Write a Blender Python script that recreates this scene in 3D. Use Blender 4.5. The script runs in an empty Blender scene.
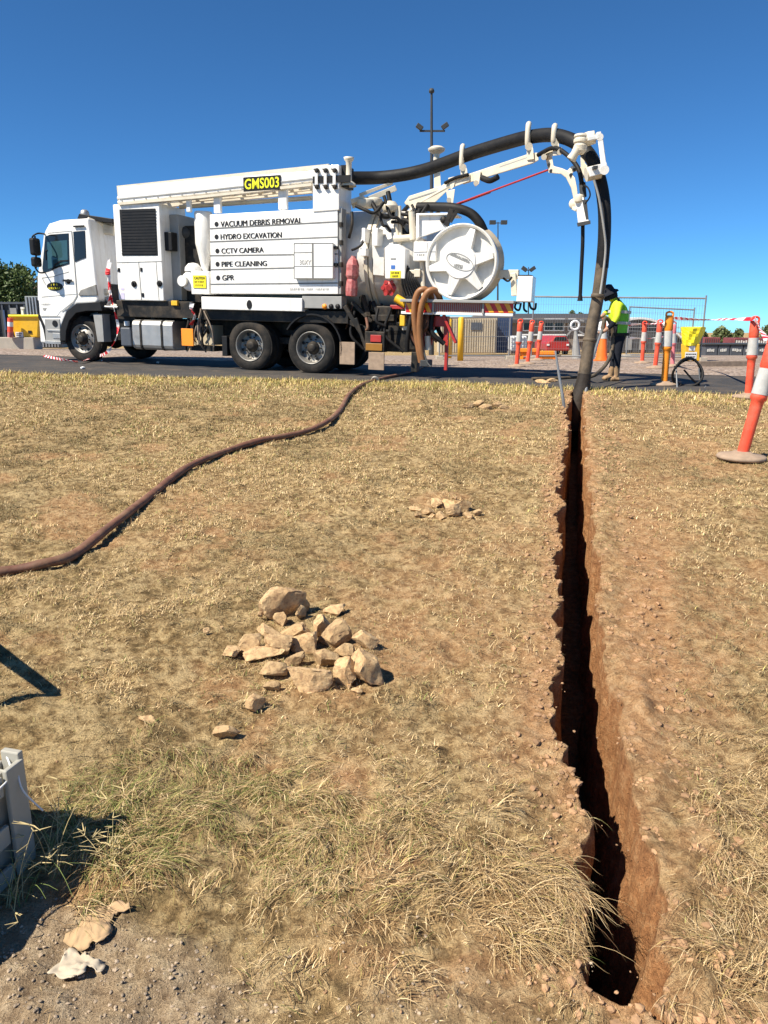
import bpy, bmesh, math, random
import numpy as np
from mathutils import Vector, Matrix, Euler
random.seed(7); rng = np.random.default_rng(11)
R_ = math.radians
sc = bpy.context.scene
V = Vector

# ------------------------------------------------------------------ camera, sky, sun, exposure
CAM_H, PITCH, FPX = 1.55, R_(14.2), 739.0
cam_d = bpy.data.cameras.new('camera'); cam = bpy.data.objects.new('camera', cam_d)
sc.collection.objects.link(cam); sc.camera = cam
cam.location = (0, 0, CAM_H); cam.rotation_euler = (R_(90) - PITCH, 0, 0)
cam_d.sensor_fit = 'VERTICAL'; cam_d.sensor_height = 24; cam_d.lens = FPX * 24 / 1024
cam_d.clip_start = .05; cam_d.clip_end = 3000
SUN_EL, SUN_A = R_(50), R_(32)            # the sun stands to the left and a little behind the camera
TO_SUN = V((-math.cos(SUN_A) * math.cos(SUN_EL), -math.sin(SUN_A) * math.cos(SUN_EL), math.sin(SUN_EL)))
w = bpy.data.worlds.new('World'); sc.world = w; w.use_nodes = True
wn = w.node_tree.nodes; wl = w.node_tree.links
bg = wn['Background']; sky = wn.new('ShaderNodeTexSky'); sky.sky_type = 'NISHITA'; sky.sun_disc = False
sky.sun_elevation = SUN_EL; sky.sun_rotation = math.atan2(TO_SUN.x, TO_SUN.y)
sky.altitude = 4500; sky.air_density = 1; sky.dust_density = 0; sky.ozone_density = 5
tint = wn.new('ShaderNodeMix'); tint.data_type = 'RGBA'; tint.blend_type = 'MULTIPLY'; tint.inputs[0].default_value = 1; tint.inputs[7].default_value = (.56, 1.05, 1.29, 1)   # deep polarised blue of the clear sky
wl.new(sky.outputs[0], tint.inputs[6]); wl.new(tint.outputs[2], bg.inputs[0]); bg.inputs[1].default_value = .068
sd = bpy.data.lights.new('sun', 'SUN'); sd.energy = 5.0; sd.angle = R_(.5); sd.color = (1, .915, .77)
so = bpy.data.objects.new('sun', sd); sc.collection.objects.link(so)
so.rotation_euler = (-TO_SUN).to_track_quat('-Z', 'Y').to_euler(); so.location = (-20, -5, 30)
sc.view_settings.view_transform = 'Standard'; sc.view_settings.look = 'None'
sc.view_settings.exposure = .74; sc.view_settings.gamma = 1

# ------------------------------------------------------------------ helpers
CF = V((0, math.cos(PITCH), -math.sin(PITCH))); CU = V((0, math.sin(PITCH), math.cos(PITCH))); CR = V((1, 0, 0))
CO = V((0, 0, CAM_H))
def ray(px, py): return CF + CR * ((px - 384) / FPX) + CU * ((512 - py) / FPX)
def at(px, py, Y):
    r = ray(px, py); return CO + r * (Y / r.y)
def sstep(t):
    t = np.clip(t, 0, 1); return t * t * (3 - 2 * t)
def terrain(X, Y):
    X = np.asarray(X, float); Y = np.asarray(Y, float)
    t = np.clip((Y - 1.3) / 11.5, 0, 1)
    a = .552 * (1 - (1 - t) ** 1.5)
    tilt = .027 * np.clip(-X, 0, 12) * sstep((Y - 4) / 9)
    fall = np.clip(Y - 22, 0, None) * .03
    fall = np.where(fall > 3.5, 3.5 + (fall - 3.5) * .02, fall)
    return a + tilt - fall
def tz(x, y): return float(terrain(x, y))
def ground(px, py):
    r = ray(px, py); t = .5; prev = .5
    while t < 400:
        q = CO + r * t
        if q.z < tz(q.x, q.y): break
        prev = t; t += .05 + t * .02
    lo, hi = prev, t
    for _ in range(30):
        m = (lo + hi) / 2; q = CO + r * m
        if q.z < tz(q.x, q.y): hi = m
        else: lo = m
    q = CO + r * hi; return V((q.x, q.y, tz(q.x, q.y)))
def gz(x, y): return V((x, y, tz(x, y)))
def project(P):
    """pixel of world points (n,3)"""
    d = P - np.array(CO); z = d @ np.array(CF)
    z = np.where(z < .05, .05, z)
    return 384 + FPX * (d @ np.array(CR)) / z, 512 - FPX * (d @ np.array(CU)) / z, z

def _h(ix, iy, s):
    n = (ix * 374761393 + iy * 668265263 + s * 974634777) & 0xffffffff
    n = ((n ^ (n >> 13)) * 1274126177) & 0xffffffff
    return ((n ^ (n >> 16)) & 0xffff) / 65535.0
def vnoise(x, y, s=0):
    x = np.asarray(x, float); y = np.asarray(y, float)
    ix = np.floor(x).astype(np.int64); iy = np.floor(y).astype(np.int64)
    fx = x - ix; fy = y - iy; fx = fx * fx * (3 - 2 * fx); fy = fy * fy * (3 - 2 * fy)
    return ((_h(ix, iy, s) * (1 - fx) + _h(ix + 1, iy, s) * fx) * (1 - fy)
            + (_h(ix, iy + 1, s) * (1 - fx) + _h(ix + 1, iy + 1, s) * fx) * fy)
def fbm(x, y, s=0, o=4):
    r = 0; a = .5
    for k in range(o): r = r + a * vnoise(x * 2 ** k, y * 2 ** k, s + k); a *= .5
    return r / (1 - .5 ** o)

def cr(pts, n=6):
    """Catmull-Rom through points"""
    P = [V(p) for p in pts]; P = [P[0] * 2 - P[1]] + P + [P[-1] * 2 - P[-2]]; out = []
    for i in range(1, len(P) - 2):
        a, b, c, d = P[i - 1:i + 3]
        for k in range(n):
            t = k / n
            out.append(.5 * ((2 * b) + (c - a) * t + (2 * a - 5 * b + 4 * c - d) * t * t + (3 * b - a - 3 * c + d) * t ** 3))
    out.append(P[-2]); return out

class MB:
    def __init__(s): s.v = []; s.f = []; s.m = []; s.s = []
    def add(s, vs, fs, mi=0, sm=False):
        o = len(s.v); s.v += [V(q) for q in vs]
        for f in fs: s.f.append([i + o for i in f]); s.m.append(mi); s.s.append(sm)
        return s
    def box(s, c, size, R=None, mi=0):
        hx, hy, hz = [q / 2 for q in size]; c = V(c)
        vs = [V((x, y, z)) for x in (-hx, hx) for y in (-hy, hy) for z in (-hz, hz)]
        if R is not None: vs = [R @ q for q in vs]
        return s.add([c + q for q in vs], [(0, 1, 3, 2), (4, 6, 7, 5), (0, 4, 5, 1), (2, 3, 7, 6), (0, 2, 6, 4), (1, 5, 7, 3)], mi)
    def bx(s, x0, x1, y0, y1, z0, z1, mi=0):
        return s.box(((x0 + x1) / 2, (y0 + y1) / 2, (z0 + z1) / 2), (abs(x1 - x0), abs(y1 - y0), abs(z1 - z0)), None, mi)
    def bar(s, a, b, w, h, up=(0, 0, 1), mi=0):
        a = V(a); b = V(b); d = (b - a); L = d.length; d.normalize(); up = V(up)
        side = up.cross(d)
        if side.length < 1e-4: side = V((1, 0, 0)).cross(d)
        side.normalize(); u = d.cross(side)
        M = Matrix((d, side, u)).transposed()
        return s.box((a + b) / 2, (L, w, h), M, mi)
    def tube(s, pts, r, seg=10, mi=0, cap=True, sy=1.0):
        P = [V(p) for p in pts]; n = len(P)
        rr = r if isinstance(r, (list, tuple)) else [r] * n
        T = [(P[min(i + 1, n - 1)] - P[max(i - 1, 0)]).normalized() for i in range(n)]
        a = V((0, 0, 1)) if abs(T[0].z) < .9 else V((1, 0, 0))
        side = T[0].cross(a).normalized(); vs = []
        for i in range(n):
            side = (side - T[i] * side.dot(T[i])).normalized(); up = side.cross(T[i])
            for k in range(seg):
                q = 2 * math.pi * k / seg
                vs.append(P[i] + side * (math.cos(q) * rr[i]) + up * (math.sin(q) * rr[i] * sy))
        fs = [(i * seg + k, i * seg + (k + 1) % seg, (i + 1) * seg + (k + 1) % seg, (i + 1) * seg + k) for i in range(n - 1) for k in range(seg)]
        s.add(vs, fs, mi, True)
        if cap:
            s.add(vs[:seg], [tuple(range(seg))], mi); s.add(vs[-seg:], [tuple(reversed(range(seg)))], mi)
        return s
    def cyl(s, a, b, r0, r1=None, seg=16, mi=0): return s.tube([a, b], [r0, r0 if r1 is None else r1], seg, mi)
    def prism(s, poly, ex, mi=0):
        poly = [V(p) for p in poly]; ex = V(ex); n = len(poly)
        vs = poly + [p + ex for p in poly]
        fs = [tuple(range(n)), tuple(reversed(range(n, 2 * n)))] + [(i, i + n, (i + 1) % n + n, (i + 1) % n) for i in range(n)]
        return s.add(vs, fs, mi)
    def lathe(s, prof, o, ax, seg=24, mi=0, sm=True, sx=1.0):
        """prof: (radius, height along axis)"""
        o = V(o); ax = V(ax).normalized(); a = V((0, 0, 1)) if abs(ax.z) < .9 else V((1, 0, 0))
        e1 = ax.cross(a).normalized(); e2 = ax.cross(e1); vs = []
        for r, h in prof:
            for k in range(seg):
                q = 2 * math.pi * k / seg
                vs.append(o + ax * h + e1 * (r * math.cos(q) * sx) + e2 * (r * math.sin(q)))
        fs = [(i * seg + k, i * seg + (k + 1) % seg, (i + 1) * seg + (k + 1) % seg, (i + 1) * seg + k) for i in range(len(prof) - 1) for k in range(seg)]
        return s.add(vs, fs, mi, sm)
    def disc(s, o, ax, r, seg=20, mi=0, r2=None):
        o = V(o); ax = V(ax).normalized(); a = V((0, 0, 1)) if abs(ax.z) < .9 else V((1, 0, 0))
        e1 = ax.cross(a).normalized(); e2 = ax.cross(e1); r2 = r2 or r
        return s.add([o + e1 * (r * math.cos(2 * math.pi * k / seg)) + e2 * (r2 * math.sin(2 * math.pi * k / seg)) for k in range(seg)], [tuple(range(seg))], mi)
    def text(s, txt, o, xd, zd, width, height, mi=0, bold=.02):
        c = bpy.data.curves.new('t', 'FONT'); c.body = txt; c.offset = bold; c.resolution_u = 3
        ob = bpy.data.objects.new('t', c); sc.collection.objects.link(ob)
        dg = bpy.context.evaluated_depsgraph_get(); me = bpy.data.meshes.new_from_object(ob.evaluated_get(dg))
        co = np.array([v.co[:] for v in me.vertices]); fs = [tuple(p.vertices) for p in me.polygons]
        bpy.data.objects.remove(ob); bpy.data.curves.remove(c); bpy.data.meshes.remove(me)
        mn = co.min(0); mx = co.max(0); kx = width / (mx[0] - mn[0]); kz = height / (mx[1] - mn[1])
        o = V(o); xd = V(xd); zd = V(zd)
        return s.add([o + xd * ((q[0] - mn[0]) * kx) + zd * ((q[1] - mn[1]) * kz) for q in co], fs, mi)
    def build(s, name, mats, parent=None, bevel=0, origin=None, seg=2):
        me = bpy.data.meshes.new(name); o_ = V(origin) if origin is not None else V((0, 0, 0))
        me.from_pydata([tuple(q - o_) for q in s.v], [], s.f)
        for m in (mats if isinstance(mats, (list, tuple)) else [mats]): me.materials.append(m)
        me.polygons.foreach_set('material_index', s.m); me.polygons.foreach_set('use_smooth', s.s); me.update()
        bm = bmesh.new(); bm.from_mesh(me); bmesh.ops.recalc_face_normals(bm, faces=bm.faces); bm.to_mesh(me); bm.free()
        ob = bpy.data.objects.new(name, me); sc.collection.objects.link(ob)
        if origin is not None and parent is None: ob.location = o_
        if parent is not None: ob.parent = parent
        if bevel:
            b = ob.modifiers.new('bevel', 'BEVEL'); b.width = bevel; b.segments = seg; b.limit_method = 'ANGLE'; b.angle_limit = R_(40)
        return ob

def islands(mb):
    """the separate pieces of an MB, each as an MB of its own"""
    key = {}; par = list(range(len(mb.v)))
    def fd(i):
        while par[i] != i: par[i] = par[par[i]]; i = par[i]
        return i
    for i, v in enumerate(mb.v):
        k = (round(v.x, 4), round(v.y, 4), round(v.z, 4))
        if k in key: par[fd(i)] = fd(key[k])
        else: key[k] = i
    for f in mb.f:
        for j in f[1:]: par[fd(j)] = fd(f[0])
    out = {}
    for f, m_, s_ in zip(mb.f, mb.m, mb.s):
        q = out.setdefault(fd(f[0]), (MB(), {})); n, mp = q; idx = []
        for j in f:
            if j not in mp: mp[j] = len(n.v); n.v.append(mb.v[j])
            idx.append(mp[j])
        n.f.append(idx); n.m.append(m_); n.s.append(s_)
    return [q[0] for q in out.values()]
def tag(o, label=None, cat=None, group=None, kind=None):
    if label: o['label'] = label
    if cat: o['category'] = cat
    if group: o['group'] = group
    if kind: o['kind'] = kind
    return o
def thing(name, loc, label, cat, group=None, M=None):
    o = bpy.data.objects.new(name, None); sc.collection.objects.link(o); o.empty_display_size = .2
    if M is not None: o.matrix_world = M
    else: o.location = loc
    return tag(o, label, cat, group)

def nd(nt, t, **kw):
    n = nt.nodes.new(t)
    for k, v in kw.items(): setattr(n, k, v)
    return n
def ramp(nt, src, stops):
    n = nd(nt, 'ShaderNodeValToRGB'); e = n.color_ramp.elements
    while len(e) < len(stops): e.new(.5)
    for i, (p, c) in enumerate(stops): e[i].position = p; e[i].color = (*c, 1) if len(c) == 3 else c
    nt.links.new(src, n.inputs[0]); return n.outputs[0]
def noise_n(nt, vec, scale, detail=4, rough=.6, out=0):
    n = nd(nt, 'ShaderNodeTexNoise'); n.inputs['Scale'].default_value = scale; n.inputs['Detail'].default_value = detail
    n.inputs['Roughness'].default_value = rough; nt.links.new(vec, n.inputs['Vector']); return n.outputs[out]
def mixc(nt, f, a, b, mode='MIX'):
    n = nd(nt, 'ShaderNodeMix', data_type='RGBA', blend_type=mode)
    for sock, val in ((n.inputs[0], f), (n.inputs[6], a), (n.inputs[7], b)):
        if hasattr(val, 'node'): nt.links.new(val, sock)
        elif isinstance(val, (tuple, list)): sock.default_value = (*val[:3], 1)
        else: sock.default_value = val
    return n.outputs[2]
def bump_n(nt, h, strength, dist, prev=None):
    n = nd(nt, 'ShaderNodeBump'); n.inputs['Strength'].default_value = strength; n.inputs['Distance'].default_value = dist
    nt.links.new(h, n.inputs['Height'])
    if prev is not None: nt.links.new(prev, n.inputs['Normal'])
    return n.outputs[0]
def new_mat(name):
    m = bpy.data.materials.new(name); m.use_nodes = True; nt = m.node_tree
    return m, nt, nt.nodes['Principled BSDF']
def mat(name, col, rough=.5, metal=0., var=.12, scale=5, bump=0., bscale=60, dirt=None, damt=.5, dscale=3, coat=0., streak=0.):
    m, nt, b = new_mat(name); tc = nd(nt, 'ShaderNodeTexCoord').outputs['Object']
    n1 = noise_n(nt, tc, scale, 5)
    c = ramp(nt, n1, [(.3, tuple(max(0, q * (1 - var)) for q in col)), (.7, tuple(min(1, q * (1 + var)) for q in col))])
    if dirt is not None:
        n2 = noise_n(nt, tc, dscale, 8, .7)
        f = ramp(nt, n2, [(.45, (0, 0, 0)), (.75, (damt,) * 3)])
        c = mixc(nt, f, c, dirt)
    if streak:                                                  # rain and dust streaks running down the panels
        mp = nd(nt, 'ShaderNodeMapping'); mp.inputs['Scale'].default_value = (9, 9, .7); nt.links.new(tc, mp.inputs['Vector'])
        c = mixc(nt, ramp(nt, noise_n(nt, mp.outputs[0], 1.4, 6, .7), [(.5, (0, 0, 0)), (.72, (streak,) * 3)]), c, (.50, .43, .33))
    nt.links.new(c, b.inputs['Base Color'])
    rr = ramp(nt, n1, [(.2, (max(0, rough - .08),) * 3), (.8, (min(1, rough + .08),) * 3)])
    nt.links.new(rr, b.inputs['Roughness'])
    b.inputs['Specular IOR Level'].default_value = .25 if max(col) < .1 and rough > .3 else .5
    b.inputs['Metallic'].default_value = metal; b.inputs['Coat Weight'].default_value = coat
    if bump: nt.links.new(bump_n(nt, noise_n(nt, tc, bscale, 5), bump, .01), b.inputs['Normal'])
    return m

# ------------------------------------------------------------------ materials
M = {}
M['white'] = mat('white_paint', (.86, .85, .82), .32, var=.04, scale=2, dirt=(.50, .43, .34), damt=.30, dscale=2.2, coat=.2, streak=.42)
M['cream'] = mat('cream_paint', (.68, .62, .50), .42, var=.05, scale=4, dirt=(.42, .33, .24), damt=.45, dscale=5)
M['seam'] = mat('panel_seam', (.16, .16, .155), .6)
M['offwhite'] = mat('tank_paint', (.70, .69, .65), .42, var=.06, scale=2, dirt=(.34, .28, .21), damt=.55, dscale=2.5)
M['black'] = mat('black_plastic', (.014, .014, .015), .5, var=.2)
M['blackpaint'] = mat('chassis_paint', (.016, .0155, .015), .55, var=.3, dirt=(.16, .12, .08), damt=.5, dscale=4)
M['rubber'] = mat('tyre_rubber', (.016, .0155, .015), .8, var=.2, scale=12, bump=.3, bscale=40, dirt=(.13, .10, .075), damt=.4, dscale=3)
M['hose'] = mat('black_hose_rubber', (.010, .010, .011), .6, var=.25, scale=6, bump=.2, bscale=30, dirt=(.07, .06, .05), damt=.2, dscale=4)
M['glass'] = mat('tinted_glass', (.035, .085, .10), .06, var=.1)
M['dkglass'] = mat('dark_glass', (.012, .014, .016), .12)
M['alloy'] = mat('aluminium', (.46, .455, .44), .5, metal=.75, var=.08, dirt=(.25, .22, .18), damt=.4)
M['rim'] = mat('steel_rim', (.28, .27, .25), .5, metal=.5, var=.15, dirt=(.16, .13, .10), damt=.7, dscale=6)
M['steel'] = mat('galvanised_steel', (.42, .43, .44), .45, metal=.7, var=.12)
M['grey'] = mat('grey_paint', (.30, .30, .29), .5, var=.1)
M['dgrey'] = mat('dark_grey_paint', (.05, .053, .056), .55, var=.15)
M['slate'] = mat('slate_plastic', (.075, .085, .105), .5)
M['yellow'] = mat('yellow_paint', (.80, .46, .02), .45, var=.08, dirt=(.4, .25, .05), damt=.3)
M['signyellow'] = mat('yellow_sign', (.85, .72, .02), .45, var=.05)
M['hivis_y'] = mat('hi_vis_yellow', (.62, .80, .03), .75, var=.1, scale=14, bump=.5, bscale=16)
M['hivis_g'] = mat('hi_vis_green', (.22, .68, .05), .75, var=.12, scale=14, bump=.5, bscale=16)
M['navy'] = mat('navy_cloth', (.012, .014, .022), .85, var=.3, scale=14, bump=.4, bscale=20)
M['skin'] = mat('skin', (.42, .24, .16), .55, var=.08, scale=20)
M['boot'] = mat('tan_leather', (.30, .19, .10), .7, var=.2, scale=14, bump=.3)
M['red'] = mat('red_paint', (.40, .025, .022), .45, var=.12, dirt=(.25, .08, .05), damt=.3)
M['pinkred'] = mat('faded_red_plastic', (.42, .10, .10), .6, var=.3, scale=14, dirt=(.5, .36, .33), damt=.7, dscale=7)
M['orangered'] = mat('bollard_red_orange', (.82, .085, .04), .45, var=.12, scale=5, dirt=(.50, .22, .14), damt=.6, dscale=6)
M['orange'] = mat('bollard_orange', (.95, .30, .02), .45, var=.05, scale=3, dirt=(.6, .22, .05), damt=.15, dscale=6)
M['pink'] = mat('sun_faded_pink', (.75, .22, .24), .5, var=.1)
M['reflect'] = mat('reflective_band', (.50, .50, .48), .35, var=.1, scale=12, dirt=(.35, .33, .3), damt=.5, dscale=8)
M['foot'] = mat('dusty_rubber_foot', (.33, .24, .17), .85, var=.2, scale=10, bump=.3)
M['brownhose'] = mat('brown_layflat_hose', (.155, .066, .040), .7, var=.35, scale=9, bump=.3, bscale=30, dirt=(.32, .21, .12), damt=.7, dscale=4)
M['tanhose'] = mat('tan_hose', (.30, .135, .055), .5, var=.15, scale=5, dirt=(.2, .1, .05), damt=.4)
M['tubesteel'] = mat('muddy_suction_tube', (.085, .068, .05), .6, var=.3, scale=6, bump=.2, dirt=(.21, .155, .10), damt=.7, dscale=3)
M['concrete'] = mat('concrete', (.42, .38, .32), .9, var=.15, scale=6, bump=.3, bscale=30, dirt=(.25, .2, .15), damt=.5)
M['bluebox'] = mat('blue_container', (.04, .075, .17), .5, var=.1, dirt=(.12, .14, .2), damt=.4)
M['beige'] = mat('beige_steel', (.55, .47, .34), .55, var=.08, dirt=(.35, .28, .2), damt=.4)
M['roofdark'] = mat('dark_roof', (.07, .068, .07), .6, var=.15)
M['housewall'] = mat('house_wall', (.22, .18, .15), .8, var=.15)
M['cloud'] = mat('white_plastic', (.75, .76, .76), .5, var=.06)
M['tapered'] = mat('red_tape', (.66, .02, .03), .5, var=.05)
M['tapewhite'] = mat('white_tape', (.82, .80, .79), .5, var=.05)
M['letter'] = mat('black_lettering', (.02, .02, .022), .5)
M['platelet'] = mat('yellow_lettering', (.80, .82, .02), .45)
M['palelet'] = mat('pale_lettering', (.6, .6, .58), .6)
M['galv'] = mat('fence_galvanised', (.24, .25, .26), .5, metal=.4, var=.1)
M['paper'] = mat('white_paper', (.50, .43, .33), .85, var=.12, scale=18, dirt=(.35, .26, .18), damt=.7, dscale=22)
M['card'] = mat('brown_cardboard', (.44, .30, .165), .85, var=.15, scale=14, dirt=(.26, .17, .1), damt=.5, dscale=16)
M['timber'] = mat('grey_timber', (.22, .17, .13), .8, var=.25, scale=10, bump=.3)
M['crate'] = mat('grey_plastic_crate', (.40, .385, .33), .55, var=.12, scale=9, dirt=(.22, .19, .15), damt=.5, dscale=9)
M['lamp'] = mat('lamp_glass_off', (.30, .31, .32), .2)
M['bark'] = mat('bark', (.13, .095, .07), .9, var=.3, scale=12, bump=.5)
M['wetmud'] = mat('black_mud_boot', (.03, .024, .02), .7, var=.4, scale=10, bump=.6, bscale=25)

def leaf_mat(name, c1, c2):
    m, nt, b = new_mat(name); at_ = nd(nt, 'ShaderNodeAttribute', attribute_name='tint')
    nt.links.new(ramp(nt, at_.outputs['Fac'], [(0, c1), (1, c2)]), b.inputs['Base Color'])
    b.inputs['Roughness'].default_value = .6
    return m
M['leaf'] = leaf_mat('leaves', (.028, .055, .014), (.10, .15, .03))
M['leaf2'] = leaf_mat('pale_leaves', (.06, .085, .03), (.16, .19, .07))

def rock_mat():
    m, nt, b = new_mat('sandstone'); tc = nd(nt, 'ShaderNodeTexCoord').outputs['Object']
    info = nd(nt, 'ShaderNodeObjectInfo').outputs['Random']
    n1 = noise_n(nt, tc, 9, 8, .7); n2 = noise_n(nt, tc, 45, 5, .7); n3 = noise_n(nt, tc, 4, 3)
    c = ramp(nt, n1, [(.25, (.36, .20, .09)), (.5, (.56, .385, .20)), (.75, (.70, .55, .33))])
    c = mixc(nt, ramp(nt, n3, [(.5, (0, 0, 0)), (.68, (.6,) * 3)]), c, (.52, .26, .11))
    c = mixc(nt, ramp(nt, n2, [(.38, (.7,) * 3), (.52, (0, 0, 0))]), c, (.26, .15, .08))
    h = nd(nt, 'ShaderNodeHueSaturation'); nt.links.new(c, h.inputs['Color'])
    mr = nd(nt, 'ShaderNodeMapRange'); mr.inputs[3].default_value = .72; mr.inputs[4].default_value = 1.18
    nt.links.new(info, mr.inputs[0]); nt.links.new(mr.outputs[0], h.inputs['Value'])
    nt.links.new(h.outputs[0], b.inputs['Base Color']); b.inputs['Roughness'].default_value = .9
    nt.links.new(bump_n(nt, noise_n(nt, tc, 30, 8, .7), .6, .012, bump_n(nt, n1, .5, .02)), b.inputs['Normal'])
    return m
M['rock'] = rock_mat()

def asphalt_mat():
    m, nt, b = new_mat('asphalt'); tc = nd(nt, 'ShaderNodeTexCoord').outputs['Object']
    n1 = noise_n(nt, tc, .9, 6, .65); n2 = noise_n(nt, tc, 60, 4, .7)
    c = ramp(nt, n1, [(.3, (.026, .0245, .023)), (.7, (.055, .05, .046))])
    c = mixc(nt, ramp(nt, n2, [(.5, (0, 0, 0)), (.75, (.5,) * 3)]), c, (.13, .12, .11))
    n3 = noise_n(nt, tc, 2.3, 8, .75)
    c = mixc(nt, ramp(nt, n3, [(.48, (0, 0, 0)), (.70, (.6,) * 3)]), c, (.15, .108, .072))
    nt.links.new(c, b.inputs['Base Color']); b.inputs['Roughness'].default_value = .85
    nt.links.new(bump_n(nt, n2, .5, .01), b.inputs['Normal']); return m
def gravel_mat():
    m, nt, b = new_mat('gravel'); tc = nd(nt, 'ShaderNodeTexCoord').outputs['Object']
    vo = nd(nt, 'ShaderNodeTexVoronoi'); vo.inputs['Scale'].default_value = 18; nt.links.new(tc, vo.inputs['Vector'])
    hs = nd(nt, 'ShaderNodeSeparateColor'); nt.links.new(vo.outputs['Color'], hs.inputs[0])
    c = ramp(nt, hs.outputs[0], [(0, (.13, .095, .075)), (.5, (.27, .205, .165)), (1, (.46, .375, .31))])
    n1 = noise_n(nt, tc, .6, 6, .65)
    c = mixc(nt, ramp(nt, n1, [(.45, (0, 0, 0)), (.7, (.6,) * 3)]), c, (.25, .175, .115))
    nt.links.new(c, b.inputs['Base Color']); b.inputs['Roughness'].default_value = .95
    nt.links.new(bump_n(nt, vo.outputs['Distance'], .8, -.03), b.inputs['Normal']); return m
M['asphalt'] = asphalt_mat(); M['gravel'] = gravel_mat()

def ground_mat():
    m, nt, b = new_mat('dry_turf_soil'); tc = nd(nt, 'ShaderNodeTexCoord').outputs['Object']
    za = nd(nt, 'ShaderNodeAttribute', attribute_name='zone'); zs = nd(nt, 'ShaderNodeSeparateColor'); nt.links.new(za.outputs['Color'], zs.inputs[0])
    n1 = noise_n(nt, tc, 1.6, 6, .65); n2 = noise_n(nt, tc, 22, 6, .7); n3 = noise_n(nt, tc, 120, 4, .7)
    turf = ramp(nt, n2, [(.34, (.11, .068, .027)), (.5, (.36, .24, .108)), (.68, (.64, .475, .235))])
    n5 = noise_n(nt, tc, 5.5, 5, .65); turf = mixc(nt, ramp(nt, n5, [(.44, (0, 0, 0)), (.60, (.9,) * 3)]), turf, ramp(nt, n2, [(.36, (.23, .15, .066)), (.54, (.66, .495, .26))]))
    turf = mixc(nt, ramp(nt, n5, [(.32, (.9,) * 3), (.46, (0, 0, 0))]), turf, ramp(nt, n2, [(.3, (.09, .06, .026)), (.65, (.28, .20, .09))]))
    turf = mixc(nt, ramp(nt, n1, [(.35, (0, 0, 0)), (.7, (.35,) * 3)]), turf, (.22, .165, .085))
    red = ramp(nt, n2, [(.28, (.28, .135, .06)), (.5, (.51, .295, .145)), (.72, (.66, .45, .26))])
    greyc = ramp(nt, n2, [(.3, (.21, .14, .085)), (.5, (.43, .32, .205)), (.72, (.62, .50, .345))])
    wall = ramp(nt, n2, [(.25, (.22, .095, .042)), (.5, (.44, .21, .09)), (.75, (.64, .38, .19))])
    c = mixc(nt, zs.outputs[0], turf, red); c = mixc(nt, zs.outputs[1], c, greyc); c = mixc(nt, zs.outputs[2], c, wall)
    c = mixc(nt, ramp(nt, n3, [(.3, (.5,) * 3), (.5, (0, 0, 0))]), c, (.13, .085, .05))
    nt.links.new(c, b.inputs['Base Color']); b.inputs['Roughness'].default_value = .95; b.inputs['Specular IOR Level'].default_value = .15
    nt.links.new(bump_n(nt, n3, .9, .010, bump_n(nt, n2, .9, .05)), b.inputs['Normal']); return m
M['ground'] = ground_mat()
def blade_mat():
    m, nt, b = new_mat('dry_grass_blades'); a = nd(nt, 'ShaderNodeAttribute', attribute_name='bcol')
    nt.links.new(a.outputs['Color'], b.inputs['Base Color']); b.inputs['Roughness'].default_value = .7
    b.inputs['Specular IOR Level'].default_value = .25
    return m
M['blade'] = blade_mat()

# ------------------------------------------------------------------ ground with the trench cut into it
TR = [(391, 573, 584), (413, 569, 585), (429, 571, 586), (460, 567, 588), (500, 563, 591), (561, 561, 600), (625, 559, 605),
      (689, 560, 613), (721, 564, 619), (778, 576, 637), (842, 594, 652), (912, 601, 668), (970, 611, 675), (992, 618, 670)]
_gl = [ground(l, y) for y, l, r in TR]; _gr = [ground(r, y) for y, l, r in TR]
_ys = np.array([(a.y + b.y) / 2 for a, b in zip(_gl, _gr)])[::-1]
_xl = np.array([a.x for a in _gl])[::-1]; _xr = np.array([a.x for a in _gr])[::-1]
T0, T1 = _ys[0] - .07, _ys[-1] + .12
def tr_edges(Y):
    l = np.interp(Y, _ys, _xl); r = np.interp(Y, _ys, _xr)
    l = l - .03 + (fbm(Y * 4, Y * 0 + 3, 21) - .5) * .13 + (vnoise(Y * 24, Y * 0, 5) - .5) * .045
    r = r + (fbm(Y * 4, Y * 0 + 9, 31) - .5) * .09 + (vnoise(Y * 26, Y * 0, 8) - .5) * .035
    e = sstep((Y - T0) / .09); m = (l + r) / 2 + .03 * (1 - e)
    return m + (l - m) * np.maximum(e, .25), m + (r - m) * np.maximum(e, .25)
def tr_depth(Y): return .95 * sstep((Y - T0) / .05) * sstep((T1 - Y) / .10)

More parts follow.
